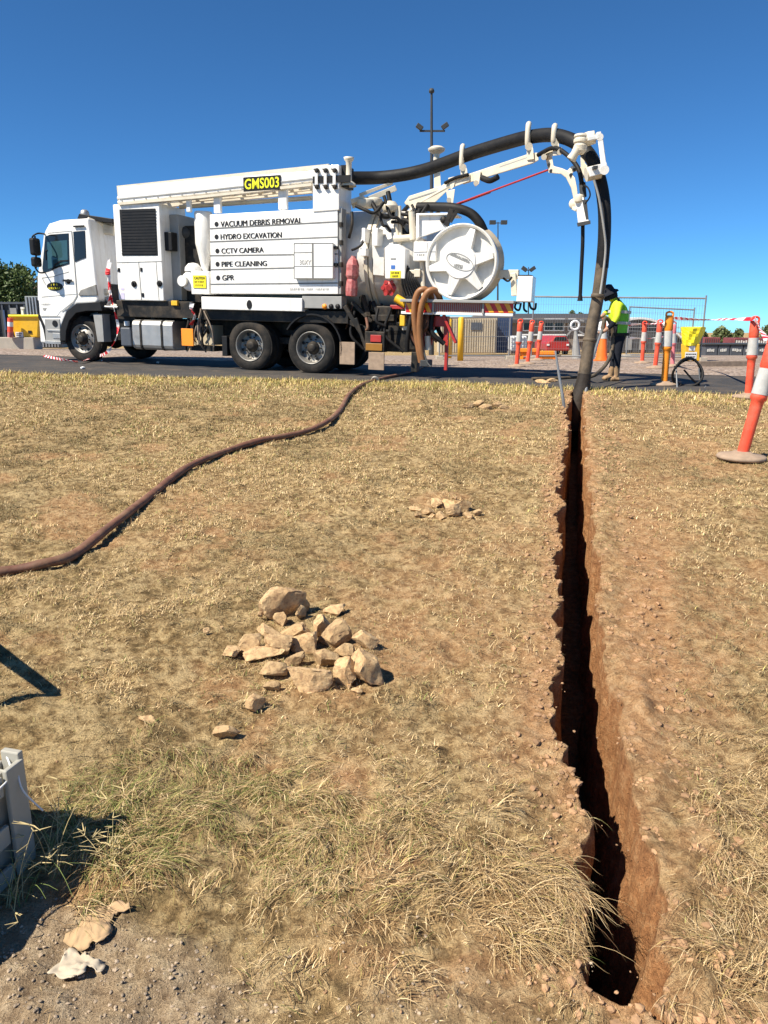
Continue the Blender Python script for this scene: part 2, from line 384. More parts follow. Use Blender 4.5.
def blob(px, py, cx, cy, rx, ry): return np.exp(-(((px - cx) / rx) ** 2 + ((py - cy) / ry) ** 2))
def zones(X, Y):
    """red soil, grey soil weights and straw / green amounts of the lawn at ground points"""
    P = np.stack([X, Y, terrain(X, Y)], -1); px, py, _ = project(P)
    py = np.where(Y < .9, 1200, py)
    l, r = tr_edges(np.clip(Y, T0, T1)); inT = (Y > T0 - .1) & (Y < T1)
    dR = np.where(inT, X - r, 9); dL = np.where(inT, l - X, 9)
    n = fbm(X * 2.2, Y * 2.2, 3); n2 = fbm(X * 7, Y * 7, 13)
    red = sstep((.34 - dR - .3 * n) / .25) * (dR > -.02) * (.5 + .9 * n2)
    red = np.maximum(red, sstep((.2 - dL) / .18) * (dL > -.02) * (.4 + .9 * n2)); red = np.maximum(red, .9 * blob(px, py, 345, 785, 30, 26) * (.5 + n2)); red = np.maximum(red, 1.0 * blob(px, py, 540, 700, 40, 110) * (.4 + n2))
    red = np.maximum(red, 1.15 * blob(px, py, 645, 640, 50, 180) * (.6 + .9 * n2))
    red = np.maximum(red, .8 * blob(px, py, 690, 690, 60, 80) * (.3 + 1.2 * n2))
    red = np.maximum(red, .9 * blob(px, py, 345, 785, 26, 24)); red = np.maximum(red, .7 * blob(px, py, 520, 740, 50, 60) * (.3 + 1.2 * n2))
    red = np.maximum(red, .55 * blob(px, py, 470, 620, 90, 110) * (.1 + 1.4 * n2)); red = np.maximum(red, .8 * blob(px, py, 660, 1000, 60, 40))
    red = np.maximum(red, .6 * blob(px, py, 320, 690, 120, 30) * (.1 + 1.4 * n2)); red = np.maximum(red, .6 * blob(px, py, 510, 960, 60, 80))
    patch = np.maximum(sstep((n - .58) / .10) * .65 * (py > 400), 1.0 * np.maximum.reduce([blob(px, py, 420, 640, 120, 90), blob(px, py, 715, 650, 70, 120), blob(px, py, 210, 530, 70, 40), blob(px, py, 480, 560, 90, 40), blob(px, py, 430, 960, 110, 50), blob(px, py, 690, 470, 60, 40)]) * sstep((n2 - .36) / .22) * .8)
    red = np.clip(np.maximum(red, patch), 0, 1)
    gb = sstep((py - 880 - .28 * np.abs(px - 40)) / 50) * sstep((330 - px) / 150)
    gb = np.maximum(gb, .4 * blob(px, py, 430, 1010, 70, 40))
    grey = np.clip(gb * (.55 + .8 * n2), 0, 1)
    green = .75 * blob(px, py, 160, 805, 120, 55) + .4 * blob(px, py, 320, 850, 80, 50) + .35 * blob(px, py, 130, 430, 200, 40) * (.4 + n) + .5 * sstep((412 - py) / 26) * (.4 + n) + .16 * sstep((n - .5) / .12)
    green = green * sstep((py - 380) / 4 + 1)
    return red, grey, np.clip(green, 0, 1), px, py, dR, dL

rows = [-6, -4, -2.5, -1.5, -.8, -.3, .1, .4, .6]; y = .8
while y < T1 + .3: rows.append(y); y += max(.008, y * .0065)
while y < 500: rows.append(y); y += y * .05
rows = np.array(rows); NR = len(rows)
offs = [0.0]; s_ = .010
while offs[-1] < 1.3: offs.append(offs[-1] + s_); s_ = min(.026, s_ * 1.12)
while offs[-1] < 500: offs.append(offs[-1] + s_); s_ *= 1.02 if offs[-1] < 7 else 1.09
offs = np.array(offs); NC = len(offs)
eL, eR = tr_edges(np.clip(rows, T0, T1)); dep = np.where((rows > T0) & (rows < T1), tr_depth(rows), 0)
KD = np.array([.02, .06, .12, .2, .3, .42, .56, .72, .88, 1.0])
cols = []
def relief(X, Y):
    d = np.hypot(X, Y); a = np.clip(1.3 - d / 16, 0, 1)
    h = (fbm(X * 1.3, Y * 1.3, 40) - .5) * .05 + (fbm(X * 5, Y * 5, 50, 3) - .5) * .030 * a + (fbm(X * 13, Y * 13, 57, 2) - .5) * .042 * a + (vnoise(X * 30, Y * 30, 60) - .5) * .016 * a
    return h * (1 - sstep((Y - 9.5) / 2))
XX = []; ZZ = []; WL = []
for o in offs[::-1]:
    X = eL - o; XX.append(X); ZZ.append(terrain(X, rows) + relief(X, rows)); WL.append(rows * 0)
zl = ZZ[-1]; zr0 = terrain(eR, rows) + relief(eR, rows)
wid = eR - eL
for k in KD:                                                     # left wall going down
    X = eL + .02 * k + (fbm(rows * 6, rows * 0 + k * 9, 71) - .5) * .05 * min(1, k * 4) * (dep > .1)
    X = np.where(dep > .02, X, eL + wid * .45 * k); XX.append(X); ZZ.append(zl + (zr0 - zl) * .0 - dep * k + (vnoise(rows * 14, rows * 0 + k * 30, 73) - .5) * .03 * dep); WL.append((dep > .02) * 1.0)
batter = .012 + .085 * sstep((2.7 - rows) / 1.2)
for k in KD[::-1]:                                               # right wall coming up
    X = eR - np.minimum(batter * (k / .45), wid * .55) + (fbm(rows * 6, rows * 0 + k * 9, 81) - .5) * .05 * min(1, k * 4) * (dep > .1)
    X = np.where(dep > .02, X, eR - wid * .45 * k); XX.append(X); ZZ.append(zr0 - dep * k + (vnoise(rows * 14, rows * 0 + k * 30, 83) - .5) * .03 * dep); WL.append((dep > .02) * 1.0)
for o in offs:
    X = eR + o; ridge = .03 * np.exp(-(((o - .07) / .08) ** 2)) * (fbm(X * 14, rows * 14, 90) * 1.6 - .3) * (dep > .1)
    XX.append(X); ZZ.append(terrain(X, rows) + relief(X, rows) + ridge); WL.append(rows * 0)
XX = np.array(XX); ZZ = np.array(ZZ); WL = np.array(WL); NCOL = len(XX); YY = np.broadcast_to(rows, XX.shape).copy()
YY = YY + np.where(WL > 0, 0, 0)

# road edges (near and far) from the lawn's upper border
near_px = [(-260, 367), (-60, 371), (0, 373), (100, 376), (200, 378.5), (330, 381), (450, 383), (570, 389), (680, 393), (768, 396), (900, 400), (1080, 405)]
far_px = [(-260, 348), (-60, 353), (0, 355), (100, 358), (300, 363.5), (450, 368), (600, 373.5), (680, 375), (768, 378), (900, 381), (1080, 385)]
gn = [ground(*q) for q in near_px]; gf = [ground(*q) for q in far_px]
nx = np.array([q.x for q in gn]); ny = np.array([q.y for q in gn]); fx_ = np.array([q.x for q in gf]); fy_ = np.array([q.y for q in gf])
def road_near(X): return np.interp(X, nx, ny)
def road_far(X): return np.interp(X, fx_, fy_)
under = YY > road_near(XX) + .12
ZZ = np.where(under & (YY < 60), terrain(XX, YY) - .03, ZZ)
gverts = np.stack([XX, YY, ZZ], -1).reshape(-1, 3)
gi = (np.arange(NCOL)[:, None] * NR + np.arange(NR)[None, :])
quads = np.stack([gi[:-1, :-1], gi[1:, :-1], gi[1:, 1:], gi[:-1, 1:]], -1).reshape(-1, 4)
def np_mesh(name, verts, loops_, counts, material, smooth=True):
    me = bpy.data.meshes.new(name); me.vertices.add(len(verts)); me.vertices.foreach_set('co', np.ascontiguousarray(verts, dtype=np.float32).ravel())
    me.loops.add(len(loops_)); me.loops.foreach_set('vertex_index', np.ascontiguousarray(loops_, dtype=np.int32))
    st = np.concatenate([[0], np.cumsum(counts)[:-1]]).astype(np.int32)
    me.polygons.add(len(counts)); me.polygons.foreach_set('loop_start', st)
    me.update(calc_edges=True)
    me.polygons.foreach_set('use_smooth', np.full(len(counts), smooth)); me.materials.append(material)
    ob = bpy.data.objects.new(name, me); sc.collection.objects.link(ob); return ob
def col_attr(ob, name, rgb):
    a = ob.data.attributes.new(name, 'FLOAT_COLOR', 'POINT'); c = np.ones((len(rgb), 4), np.float32); c[:, :3] = rgb
    a.data.foreach_set('color', c.ravel())
go = np_mesh('ground', gverts, quads.ravel(), np.full(len(quads), 4), M['ground']); tag(go, kind='structure')
zr, zg, zgr, _, _, _, _ = zones(XX.ravel(), YY.ravel())
wlf = WL.ravel() * 1.0
endz = blob(*project(gverts)[:2], 650, 995, 40, 22)
col_attr(go, 'zone', np.stack([zr, zg, np.clip(np.maximum(wlf, 0), 0, 1)], -1))

def strip_sheet(name, Xs, lo, hi, nv, dz, material, jit=.0):
    Xs = np.asarray(Xs); t = np.linspace(0, 1, nv); vs = []
    for x in Xs:
        a = float(lo(x)) + (float(fbm(np.array(x * 3.1), np.array(1.7), 5)) - .5) * jit; b_ = float(hi(x))
        for k in t: yy = a + (b_ - a) * k; vs.append((x, yy, tz(x, yy) + dz))
    n = len(Xs); gi2 = np.arange(n * nv).reshape(n, nv)
    q = np.stack([gi2[:-1, :-1], gi2[1:, :-1], gi2[1:, 1:], gi2[:-1, 1:]], -1).reshape(-1, 4)
    return tag(np_mesh(name, np.array(vs), q.ravel(), np.full(len(q), 4), material), kind='structure')
Xs = np.linspace(nx[0] + .5, nx[-1] - .5, 420)
strip_sheet('road', Xs, lambda x: road_near(x) + .02, lambda x: road_far(x) + .5, 16, .006, M['asphalt'], .55)
strip_sheet('gravel_verge', np.linspace(-26, 30, 500), lambda x: road_far(x) + .05, lambda x: 36.0, 60, .012, M['gravel'], .5)

# ------------------------------------------------------------------ grass (stuff)
def blades(name, X, Y, L, Wd, lean, az, col, segs, lift=0.0):
    n = len(X); Zg = terrain(X, Y) + relief(X, Y) + lift - .004
    d = np.stack([np.cos(az), np.sin(az), az * 0], -1); side = np.stack([-np.sin(az), np.cos(az), az * 0], -1)
    base = np.stack([X, Y, Zg], -1); pts = []
    ts = np.linspace(0, 1, segs + 1)
    for i, t in enumerate(ts):
        th = lean * (.45 + .75 * t)                       # bends over as it rises
        hx = L * t * np.sin(np.clip(th, 0, 1.62)); hz = L * t * np.cos(np.clip(th, 0, 1.50))
        c = base + d * hx[:, None] + np.stack([hx * 0, hx * 0, hz], -1)
        wv = (Wd * (1 - t * .85) / 2)[:, None] * side
        if i < segs: pts += [c - wv, c + wv]
        else: pts.append(c)
    vs = np.stack(pts, 1); nv = vs.shape[1]; o = (np.arange(n) * nv)[:, None]
    lp = []; ct = []
    quadsl = [np.array([[2 * i, 2 * i + 1, 2 * i + 3, 2 * i + 2]]) for i in range(segs - 1)]
    tri = np.array([[2 * (segs - 1), 2 * (segs - 1) + 1, 2 * segs]])
    row = np.concatenate([q.ravel() for q in quadsl] + [tri.ravel()])
    cnt = np.array([4] * (segs - 1) + [3])
    ob = np_mesh(name, vs.reshape(-1, 3), (o + row[None, :]).ravel(), np.tile(cnt, n), M['blade'], False)
    col_attr(ob, 'bcol', np.repeat(col, nv, 0)); return ob
STRAW = np.array([(.58, .425, .22), (.44, .305, .15), (.74, .58, .34), (.28, .18, .085), (.50, .365, .185), (.18, .11, .055)])
THATCH = np.array([(.24, .185, .09), (.30, .22, .11), (.19, .14, .07), (.34, .27, .13)])
GREEN = np.array([(.17, .20, .055), (.25, .255, .08), (.35, .33, .12), (.12, .15, .04)])
def blade_cols(n, g, yellow):
    c = STRAW[rng.integers(0, len(STRAW), n)].copy(); gr = rng.random(n) < g
    c[gr] = GREEN[rng.integers(0, len(GREEN), gr.sum())]
    yl = (rng.random(n) < yellow); c[yl] = np.array((.50, .41, .14)) * (.7 + .6 * rng.random((yl.sum(), 1)))
    return c * (.78 + .80 * rng.random((n, 1)))
parts = []
for (y0, y1, dens, Lr, Wr, seg) in ((1.0, 2.6, 10500, (.012, .034), (.0015, .0028), 3), (2.6, 4.5, 15000, (.014, .042), (.002, .004), 3),
                                    (4.5, 7.5, 12000, (.018, .045), (.003, .0055), 2), (7.5, 10.5, 5500, (.025, .055), (.0045, .009), 2), (10.5, 18.2, 2300, (.03, .065), (.006, .012), 2)):
    hw1 = y1 * .62 + 1.1; area = (y1 - y0) * 2 * hw1; n = int(area * dens)
    Y = rng.uniform(y0, y1, n); X = rng.uniform(-hw1, hw1, n)
    k = np.abs(X) < Y * .62 + 1.0; X = X[k]; Y = Y[k]
    red, grey, green, px, py, dR, dL = zones(X, Y)
    nn = fbm(X * 3.2, Y * 3.2, 55); n4 = .5 * fbm(X * 13, Y * 13, 65, 3) + .5 * fbm(X * 13, Y * 13, 57, 2)
    keep = (1 - .90 * np.clip(red * 1.1, 0, 1)) * (1 - .96 * np.clip(grey * 1.4, 0, 1)) * (.30 + .70 * sstep((nn - .30) / .25)) * (.15 + .85 * sstep((n4 - .38) / .14))
    near = road_near(X); keep = keep * (Y < near + .05 + .25 * fbm(X * 4, Y * 0, 77) - .1) * np.where((dR < .012) & (dL < .012), 0, 1)
    k = rng.random(len(X)) < keep; X, Y, green, py, nn, near, n4 = [q[k] for q in (X, Y, green, py, nn, near, n4)]
    n = len(X); edge = sstep((Y - (near - 2.3)) / 1.8)
    L = rng.uniform(*Lr, n) * (.6 + .8 * nn) * (1 + .5 * edge) * (.7 + .6 * n4) * (1 + .8 * green * (py > 700)); Wd = rng.uniform(*Wr, n)
    lean = np.clip(rng.normal(1.2, .36, n) - .35 * green - .3 * edge, .05, 1.55); az = rng.uniform(0, 6.283, n)
    bc = blade_cols(n, np.clip(.05 + .6 * green, 0, .75), .02 + .40 * edge); th = sstep((fbm(X * 1.5, Y * 1.1, 155) + .25 * (fbm(X * 6, Y * 6, 165) - .5) - .47) / .10)
    k2 = (rng.random(n) < .85 * th * (1 - edge)); bc[k2] = THATCH[rng.integers(0, 4, k2.sum())] * (.6 + .7 * rng.random((k2.sum(), 1)))
    parts.append((X, Y, L, Wd, lean, az, bc, seg))
for i, p in enumerate(parts):
    tag(blades('grass', *p), 'short dry mown grass covering the sloping lawn', 'grass', kind='stuff')

# long dry straw heaps in the foreground
def straw(cx, cy, rx, ry, n, Lr, az0, azs, g, per=34, spread=.026):
    nt_ = max(3, n // per); pxs = rng.normal(cx, rx, nt_); pys = np.minimum(rng.normal(cy, ry, nt_), 1080)
    r_ = [ground(a, b) for a, b in zip(pxs, pys)]; k = rng.integers(0, nt_, n)
    X = np.array([q.x for q in r_])[k] + rng.normal(0, spread, n); Y = np.array([q.y for q in r_])[k] + rng.normal(0, spread, n)
    taz = rng.normal(az0, azs, nt_)[k]; tl = rng.uniform(.6, 1.15, nt_)[k]
    red, grey, green, px, py, dR, dL = zones(X, Y)
    L = rng.uniform(*Lr, n) * tl; az = taz + rng.normal(0, .45, n)
    l2 = tr_edges(np.clip(Y + L * .8 * np.sin(az), T0, T1)); tx = X + L * .85 * np.cos(az)
    k = ~((dR < .01) & (dL < .01)) & (Y > .95) & ~((X < l2[0]) & (tx > l2[0] + .012) & (rng.random(n) < .985)); X, Y, L, az = X[k], Y[k], L[k], az[k]; n = len(X)
    return (X, Y, L, rng.uniform(.0013, .0028, n), np.clip(rng.normal(1.34, .22, n), .3, 1.57), az, blade_cols(n, g, .02) * np.array((.84, .82, .80)))
S = []
for a in ((540, 880, 36, 26, 1300, (.08, .19), -.85, .35, .02), (528, 925, 30, 22, 600, (.06, .16), -.95, .4, .02), (575, 930, 16, 22, 400, (.05, .12), -1.2, .5, .02),
          (740, 880, 30, 55, 1700, (.04, .13), -1.9, .9, .03), (742, 780, 24, 36, 800, (.03, .09), -2, 1.2, .03), (700, 985, 36, 22, 500, (.03, .10), -1.8, 1.2, .02),
          (330, 810, 60, 26, 900, (.04, .12), -1.3, .9, .12), (400, 885, 40, 30, 700, (.04, .12), -1.6, .9, .05), (250, 860, 60, 24, 700, (.04, .11), -1.3, 1.1, .25),
          (210, 795, 60, 20, 1500, (.04, .12), -1.4, 1.2, .55), (120, 815, 45, 24, 1500, (.04, .13), -1.4, 1.3, .55), (105, 855, 36, 20, 900, (.05, .17), -.6, 1.0, .4), (330, 850, 50, 20, 600, (.04, .1), -1.3, 1.1, .35),
          (300, 930, 80, 30, 260, (.03, .09), 0, 3, .06), (450, 830, 50, 30, 350, (.03, .09), -1.4, 1.2, .1), (200, 965, 150, 40, 150, (.02, .08), 0, 3, .05), (470, 960, 50, 30, 260, (.03, .08), -1.2, 1.4, .03)):
    S.append(straw(*a))
cat_ = [np.concatenate([s[i] for s in S]) for i in range(7)]
tag(blades('dry_straw', *cat_[:6], cat_[6], 5, .006), 'long matted dry straw lying over the foreground lawn', 'straw', kind='stuff')

# loose soil clods along the trench lips and on the bare soil (stuff)
def lump(mb, c, r, mi=0):
    bm = bmesh.new(); bmesh.ops.create_icosphere(bm, subdivisions=1, radius=1); k = random.random() * 50
    sx, sy, sz = random.uniform(.7, 1.3), random.uniform(.7, 1.3), random.uniform(.5, .9)
    vs = [V((v.co.x * sx, v.co.y * sy, v.co.z * sz)) * (r * random.uniform(.75, 1.2)) + V(c) for v in bm.verts]
    fs = [[v.index for v in f.verts] for f in bm.faces]; bm.free(); mb.add(vs, fs, mi)
mb = MB()
for i in range(4200):
    Y = 1.15 + (T1 - 1.2) * random.random() ** 1.5; l, r = [float(q) for q in tr_edges(np.array([Y]))[:2]]
    x = r + abs(random.gauss(.01, .16)) if random.random() < .72 else l - abs(random.gauss(0, .09))
    s = random.choice((.003, .004, .005, .007, .012)) * (1 + Y * .06)
    lump(mb, (x, Y, tz(x, Y) + float(relief(np.array(x), np.array(Y))) + s * .3), s)
for i in range(900):
    px, py = random.uniform(0, 760), random.uniform(560, 1020); q = ground(px, py)
    red, grey, *_ = zones(np.array([q.x]), np.array([q.y]))
    if random.random() < float(red[0]) * (1 - float(grey[0])) + .05:
        s = random.choice((.002, .003, .004, .006)); lump(mb, (q.x, q.y, q.z + float(relief(np.array(q.x), np.array(q.y))) + s * .3), s)
mbc = MB()
for i in range(2600):
    px, py = random.uniform(-60, 600), random.uniform(880, 1040); q = ground(px, py); gq = float(zones(np.array([q.x]), np.array([q.y]))[1][0])
    if random.random() < gq + .06: s = random.choice((.0015, .0015, .002, .003, .005)); lump(mbc, (q.x, q.y, q.z + float(relief(np.array(q.x), np.array(q.y))) + s * .3), s)
tag(mbc.build('soil_crumbs', mat('grey_soil_crumb', (.36, .28, .20), .95, var=.45, scale=14)), 'pale gritty crumbs on the bare grey soil at the front', 'soil', kind='stuff')
M['clod'] = mat('soil_clod', (.36, .215, .115), .95, var=.4, scale=9, bump=.4)
tag(mb.build('soil_clods', M['clod']), 'loose reddish soil crumbs scattered beside the trench', 'soil', kind='stuff')

# ------------------------------------------------------------------ the vacuum truck
_A = CO + ray(310.4, 374) * 14.9; _B = CO + ray(82.3, 362) * 16.75
ex = (_A - _B).normalized(); ey = V((0, 0, 1)).cross(ex).normalized(); ez = ex.cross(ey)
TM = Matrix(((ex.x, ey.x, ez.x, _A.x), (ex.y, ey.y, ez.y, _A.y), (ex.z, ey.z, ez.z, _A.z), (0, 0, 0, 1)))
TI = TM.inverted()
def tp(px, py, n=0.0):
    r = ray(px, py); t = (n - (CO - _A).dot(ey)) / r.dot(ey); return TI @ (CO + r * t)
def TW(px, py, Y): return TI @ at(px, py, Y)
truck = thing('vacuum_truck', None, 'large white vacuum excavation truck with raised boom parked on the asphalt', 'truck', M=TM)
def tb(mb, name, m, bevel=0, parent=None, seg=2): return mb.build(name, m, parent or truck, bevel, None, seg)
def prect(mb, x0, y0, x1, y1, n0, n1, mi=0):
    xm, ym = (x0 + x1) / 2, (y0 + y1) / 2
    return mb.bx(tp(x0, ym, n0).x, tp(x1, ym, n0).x, n0, n1, tp(xm, y1, n0).z, tp(xm, y0, n0).z, mi)
def poly(mb, pts, n0, n1, mi=0): return mb.prism([tp(x, y, n0) for x, y in pts], (0, n1 - n0, 0), mi)
def ptext(mb, s, x0, y0, x1, y1, n, mi=0, bold=.02):
    """text filling a pixel box on the side plane"""
    a = tp(x0, y1, n); b = tp(x1, (y0 + y1) / 2, n); c = tp(x0, y0, n)
    return mb.text(s, (a.x, n, a.z), (1, 0, 0), (0, 0, 1), b.x - a.x, c.z - a.z, mi, bold)
X_ = lambda px, py=300, n=0.0: tp(px, py, n).x
Z_ = lambda px, py, n=0.0: tp(px, py, n).z
WDT = 2.45
# chassis
mb = MB()
xa, xb = X_(44, 340), X_(404, 340)
for n in (.72, 1.58): mb.bx(xa + .2, xb, n, n + .16, .72, 1.0)
for x in np.arange(xa + .8, xb, 1.1): mb.bx(x, x + .12, .88, 1.58, .76, .96)
mb.bx(X_(186), X_(225), .7, 2.1, .62, 1.0); mb.bx(X_(196), X_(346), .12, 2.2, 1.0, Z_(250, 309)); mb.bx(X_(186), X_(400), 1.1, 1.2, .5, 1.3)  # dark plates added to block light and blacken the space above the wheels
mb.bx(X_(113), X_(190), .1, 2.2, 1.02, Z_(150, 300.8)); mb.bx(X_(98), X_(125), .3, 2.1, .5, 1.05)  # dark filler added to close the bright gap under the cabinet
tb(mb, 'chassis_and_fill', M['blackpaint'], .01)
mb = MB()
for px, py in ((82.3, 339.5), (249, 344.6), (310.4, 349.4)):
    c = tp(px, py, .13); mb.cyl((c.x, .35, .5), (c.x, 2.1, .5), .11, seg=14); mb.lathe([(0, 1.0), (.2, 1.05), (.24, 1.22), (.2, 1.4), (0, 1.45)], (c.x, 0, .5), (0, 1, 0), 16)
mb.bx(X_(240), X_(322), .55, .68, .55, .68); mb.bx(X_(240), X_(322), 1.78, 1.9, .55, .68)
tb(mb, 'axles', M['blackpaint'])

def wheel(px, py, n, R, wdt, front, side):
    c = tp(px, py, n if side == 0 else .13); o = V((c.x, n, R - .01)); ax = V((0, 1, 0)) if side == 0 else V((0, -1, 0))
    e = bpy.data.objects.new('wheel', None); sc.collection.objects.link(e); e.parent = truck; e.empty_display_size = .1
    t = MB(); pr = [(R * .62, .03), (R * .68, .005), (R * .80, 0), (R * .9, .012), (R * .965, .03), (R, .05)]
    for k in range(5): pr += [(R, .05 + k * .036), (R - .012, .054 + k * .036), (R - .012, .060 + k * .036), (R, .064 + k * .036)]
    pr += [(R, .235), (R * .95, .26), (R * .8, .285), (R * .62, .27)]
    t.lathe(pr, o, ax, 48)
    if wdt > .4: t.lathe([(a, b + .30) for a, b in pr], o, ax, 32)
    tb(t, 'tyre', M['rubber'], parent=e)
    r = MB()
    if front: prf = [(R * .635, .025), (R * .62, .005), (R * .58, .03), (R * .54, .075), (R * .46, .07), (R * .36, .03), (R * .30, .02)]
    else: prf = [(R * .635, .025), (R * .62, .005), (R * .58, .03), (R * .55, .15), (R * .50, .18), (R * .38, .16), (R * .26, .14)]
    r.lathe(prf, o, ax, 40); rim = tb(r, 'rim', M['rim'], parent=e)
    h = MB(); d0 = .02 if front else .14
    h.lathe([(R * .27, d0), (R * .25, d0 - .03), (R * .18, d0 - .05), (R * .17, d0 - .075), (R * .11, d0 - .09), (0, d0 - .09)], o, ax, 24)
    for k in range(10):
        q = 2 * math.pi * k / 10; p = o + V((math.cos(q), 0, math.sin(q))) * R * .335 + ax * (d0 + .01)
        h.cyl(p, p - ax * .04, .016, seg=6)
    tb(h, 'hub', M['blackpaint'], parent=e)
    hd = MB()
    for k in range(8):
        q = 2 * math.pi * (k + .5) / 8; p = o + V((math.cos(q), 0, math.sin(q))) * R * .46 + ax * ((.066 if front else .137))
        hd.disc(p - ax * .006, ax, .033, 12)
    tb(hd, 'rim_hole', M['black'], parent=e)
RF = .515
for px, py, fr in ((82.3, 339.5, True), (249, 344.6, False), (310.4, 349.4, False)):
    wd = .29 if fr else .58
    wheel(px, py, .13, RF, wd, fr, 0); wheel(px, py, WDT - .13, RF, wd, fr, 1)

# cab
cabp = [(40, 343), (38, 313), (37, 300), (36.8, 276), (40.6, 252), (44.5, 231), (48.5, 223.5), (60, 219.8), (88, 218), (93, 252), (98, 301), (95, 303.2), (77, 304), (67.5, 310), (61.5, 325), (60, 344)]
mb = MB(); poly(mb, cabp, .03, 2.38); cab = tb(mb, 'cab', M['white'], .045, seg=3)
mb = MB()
arch = [(59.7, 341), (60.6, 326), (66.5, 311), (76, 303.6), (100, 301.5), (102, 311), (86, 311), (76, 313), (69, 321), (66, 331), (65.5, 341)]
poly(mb, arch, .0, .5); tb(mb, 'wheel_arch', M['black'], .012, cab)
mb = MB(); poly(mb, [(93, 314), (102, 314), (104, 342), (97.5, 342)], .06, .34); tb(mb, 'mudguard_flap', M['grey'], .01, cab)
def line_px(mb, pts, n, wd, mi=0, th=.006):
    P = [tp(x, y, n) for x, y in pts]
    for a, b in zip(P[:-1], P[1:]): mb.bar(a, b, wd, th, up=(0, 1, 0), mi=mi)
    return mb
# door: seams, handle, badge
door = MB(); poly(door, [(44, 233), (71, 231), (74, 262), (76.5, 296), (73, 302), (60, 312), (57, 316), (42, 316), (38.8, 300), (39.6, 277)], .022, .04)
dr = tb(door, 'door', M['white'], .006)
mb = MB(); line_px(mb, [(71.4, 231), (74.2, 262), (77, 296), (73, 303), (62, 312)], .020, .014); line_px(mb, [(41.5, 297), (76, 294)], .020, .012); line_px(mb, [(46, 285), (42, 278), (53, 276.5), (69, 271.8)], .020, .016)
line_px(mb, [(41, 316.5), (60, 316.5)], .020, .02); line_px(mb, [(48, 233), (71, 231)], .02, .012)
tb(mb, 'door_seam', M['grey'], 0, dr)
mb = MB(); poly(mb, [(45, 236.5), (50, 234.5), (68.4, 233.2), (69.3, 264), (58, 267.5), (48, 271.5), (43, 272.5), (42.2, 268)], .012, .03); wf = tb(mb, 'window', M['dkglass'], .004, dr)
mb = MB(); poly(mb, [(47, 242), (67, 240), (67.8, 262.6), (58, 265.8), (48, 269)], .008, .014); tb(mb, 'pane', M['glass'], 0, dr)
mb = MB(); line_px(mb, [(52, 270), (56, 264), (61, 261), (68, 260.6)], .006, .03, th=.02); line_px(mb, [(46, 260), (45.5, 251), (47.6, 250)], .006, .02, th=.02); tb(mb, 'steering_wheel', M['black'], 0, dr)
mb = MB(); poly(mb, [(73, 231.6), (84.4, 230.6), (85.6, 257.6), (79, 260), (74.8, 262)], .014, .04); tb(mb, 'rear_window', M['dkglass'], .004, cab)
mb = MB(); line_px(mb, [(73.6, 226.5), (84, 226), (84.4, 230)], .0, .03, th=.03); line_px(mb, [(73.8, 226.5), (75.5, 230)], .0, .03, th=.03); [tb(q, 'grab_rail', M['black'], 0, cab) for q in islands(mb)[:1]]
mb = MB(); c = tp(67.8, 281.5, .0); mb.lathe([(0, -.004), (.055, -.002), (.06, .03)], (c.x, .014, c.z), (0, 1, 0), 20); mb.bar((c.x - .12, -.012, c.z + .02), (c.x + .12, -.012, c.z + .02), .045, .025, up=(0, 1, 0)); tb(mb, 'handle', M['black'], 0, dr)
mb = MB(); c = tp(54.8, 286.5, .016); rx = X_(62.8, 286.5) - X_(54.8, 286.5); rz = Z_(55, 282.2) - Z_(55, 286.5)
def ell(mb, c, n, rx, rz, mi=0, seg=28): return mb.prism([(c.x + rx * math.cos(2 * math.pi * k / seg), n, c.z + rz * math.sin(2 * math.pi * k / seg)) for k in range(seg)], (0, .008, 0), mi)
ell(mb, c, .012, rx, rz, 0); bd = tb(mb, 'badge', M['black'], 0, dr)
mb = MB(); random.seed(3)
def scribble(mb, x0, y0, x1, y1, n, cnt, mi=0, fill=.62):
    """a row of tiny worn letter-like strokes, too small to read in the photograph"""
    st = (x1 - x0) / cnt
    for i in range(cnt):
        if cnt > 6 and i % 5 == 3 and random.random() < .6: continue
        a = x0 + st * i; b = a + st * fill; h = (y1 - y0)
        k = random.randrange(4); t_ = st * .17
        prect(mb, a, y0, a + t_, y1, n, n + .003, mi)
        if k != 1: prect(mb, b - t_, y0 + (h * .45 if k == 2 else 0), b, y1, n, n + .003, mi)
        if k != 3: prect(mb, a + t_, y0, b - t_, y0 + h * .2, n, n + .003, mi)
        prect(mb, a + t_, y0 + h * .42, b - t_, y0 + h * .6, n, n + .003, mi)
scribble(mb, 51, 283.6, 58.5, 285.6, .008, 3); scribble(mb, 48.6, 287.2, 61.2, 289.3, .008, 6); tb(mb, 'lettering', M['signyellow'], 0, dr)
mb = MB(); scribble(mb, 41.6, 303.6, 51, 305.4, .018, 6); poly(mb, [(42.5, 308), (46.5, 308), (45, 310.8), (43.4, 310.4)], .017, .03); tb(mb, 'lettering', M['grey'], 0, dr)
mb = MB(); poly(mb, [(78, 294.5), (80.5, 290), (95.2, 284.5), (97, 295.2), (79, 295.6)], .0, .05); tb(mb, 'air_scoop', M['rim'], .01, cab)
mb = MB(); poly(mb, [(44.5, 319), (59.6, 319), (60.4, 342), (45.6, 342.5)], .015, .06); st = tb(mb, 'step_panel', M['grey'], .01)
mb = MB(); prect(mb, 47, 329.5, 60, 331.5, -.005, .05); prect(mb, 45, 341, 60.5, 344, -.02, .3); prect(mb, 52.6, 333, 60, 338.5, .0, .05); tb(mb, 'step', M['alloy'], .006, st)
mb = MB(); c = tp(54.6, 323.5, .0); mb.cyl((c.x, .0, c.z), (c.x, .05, c.z), .07, seg=16); tb(mb, 'fuel_cap', M['black'], 0, st)
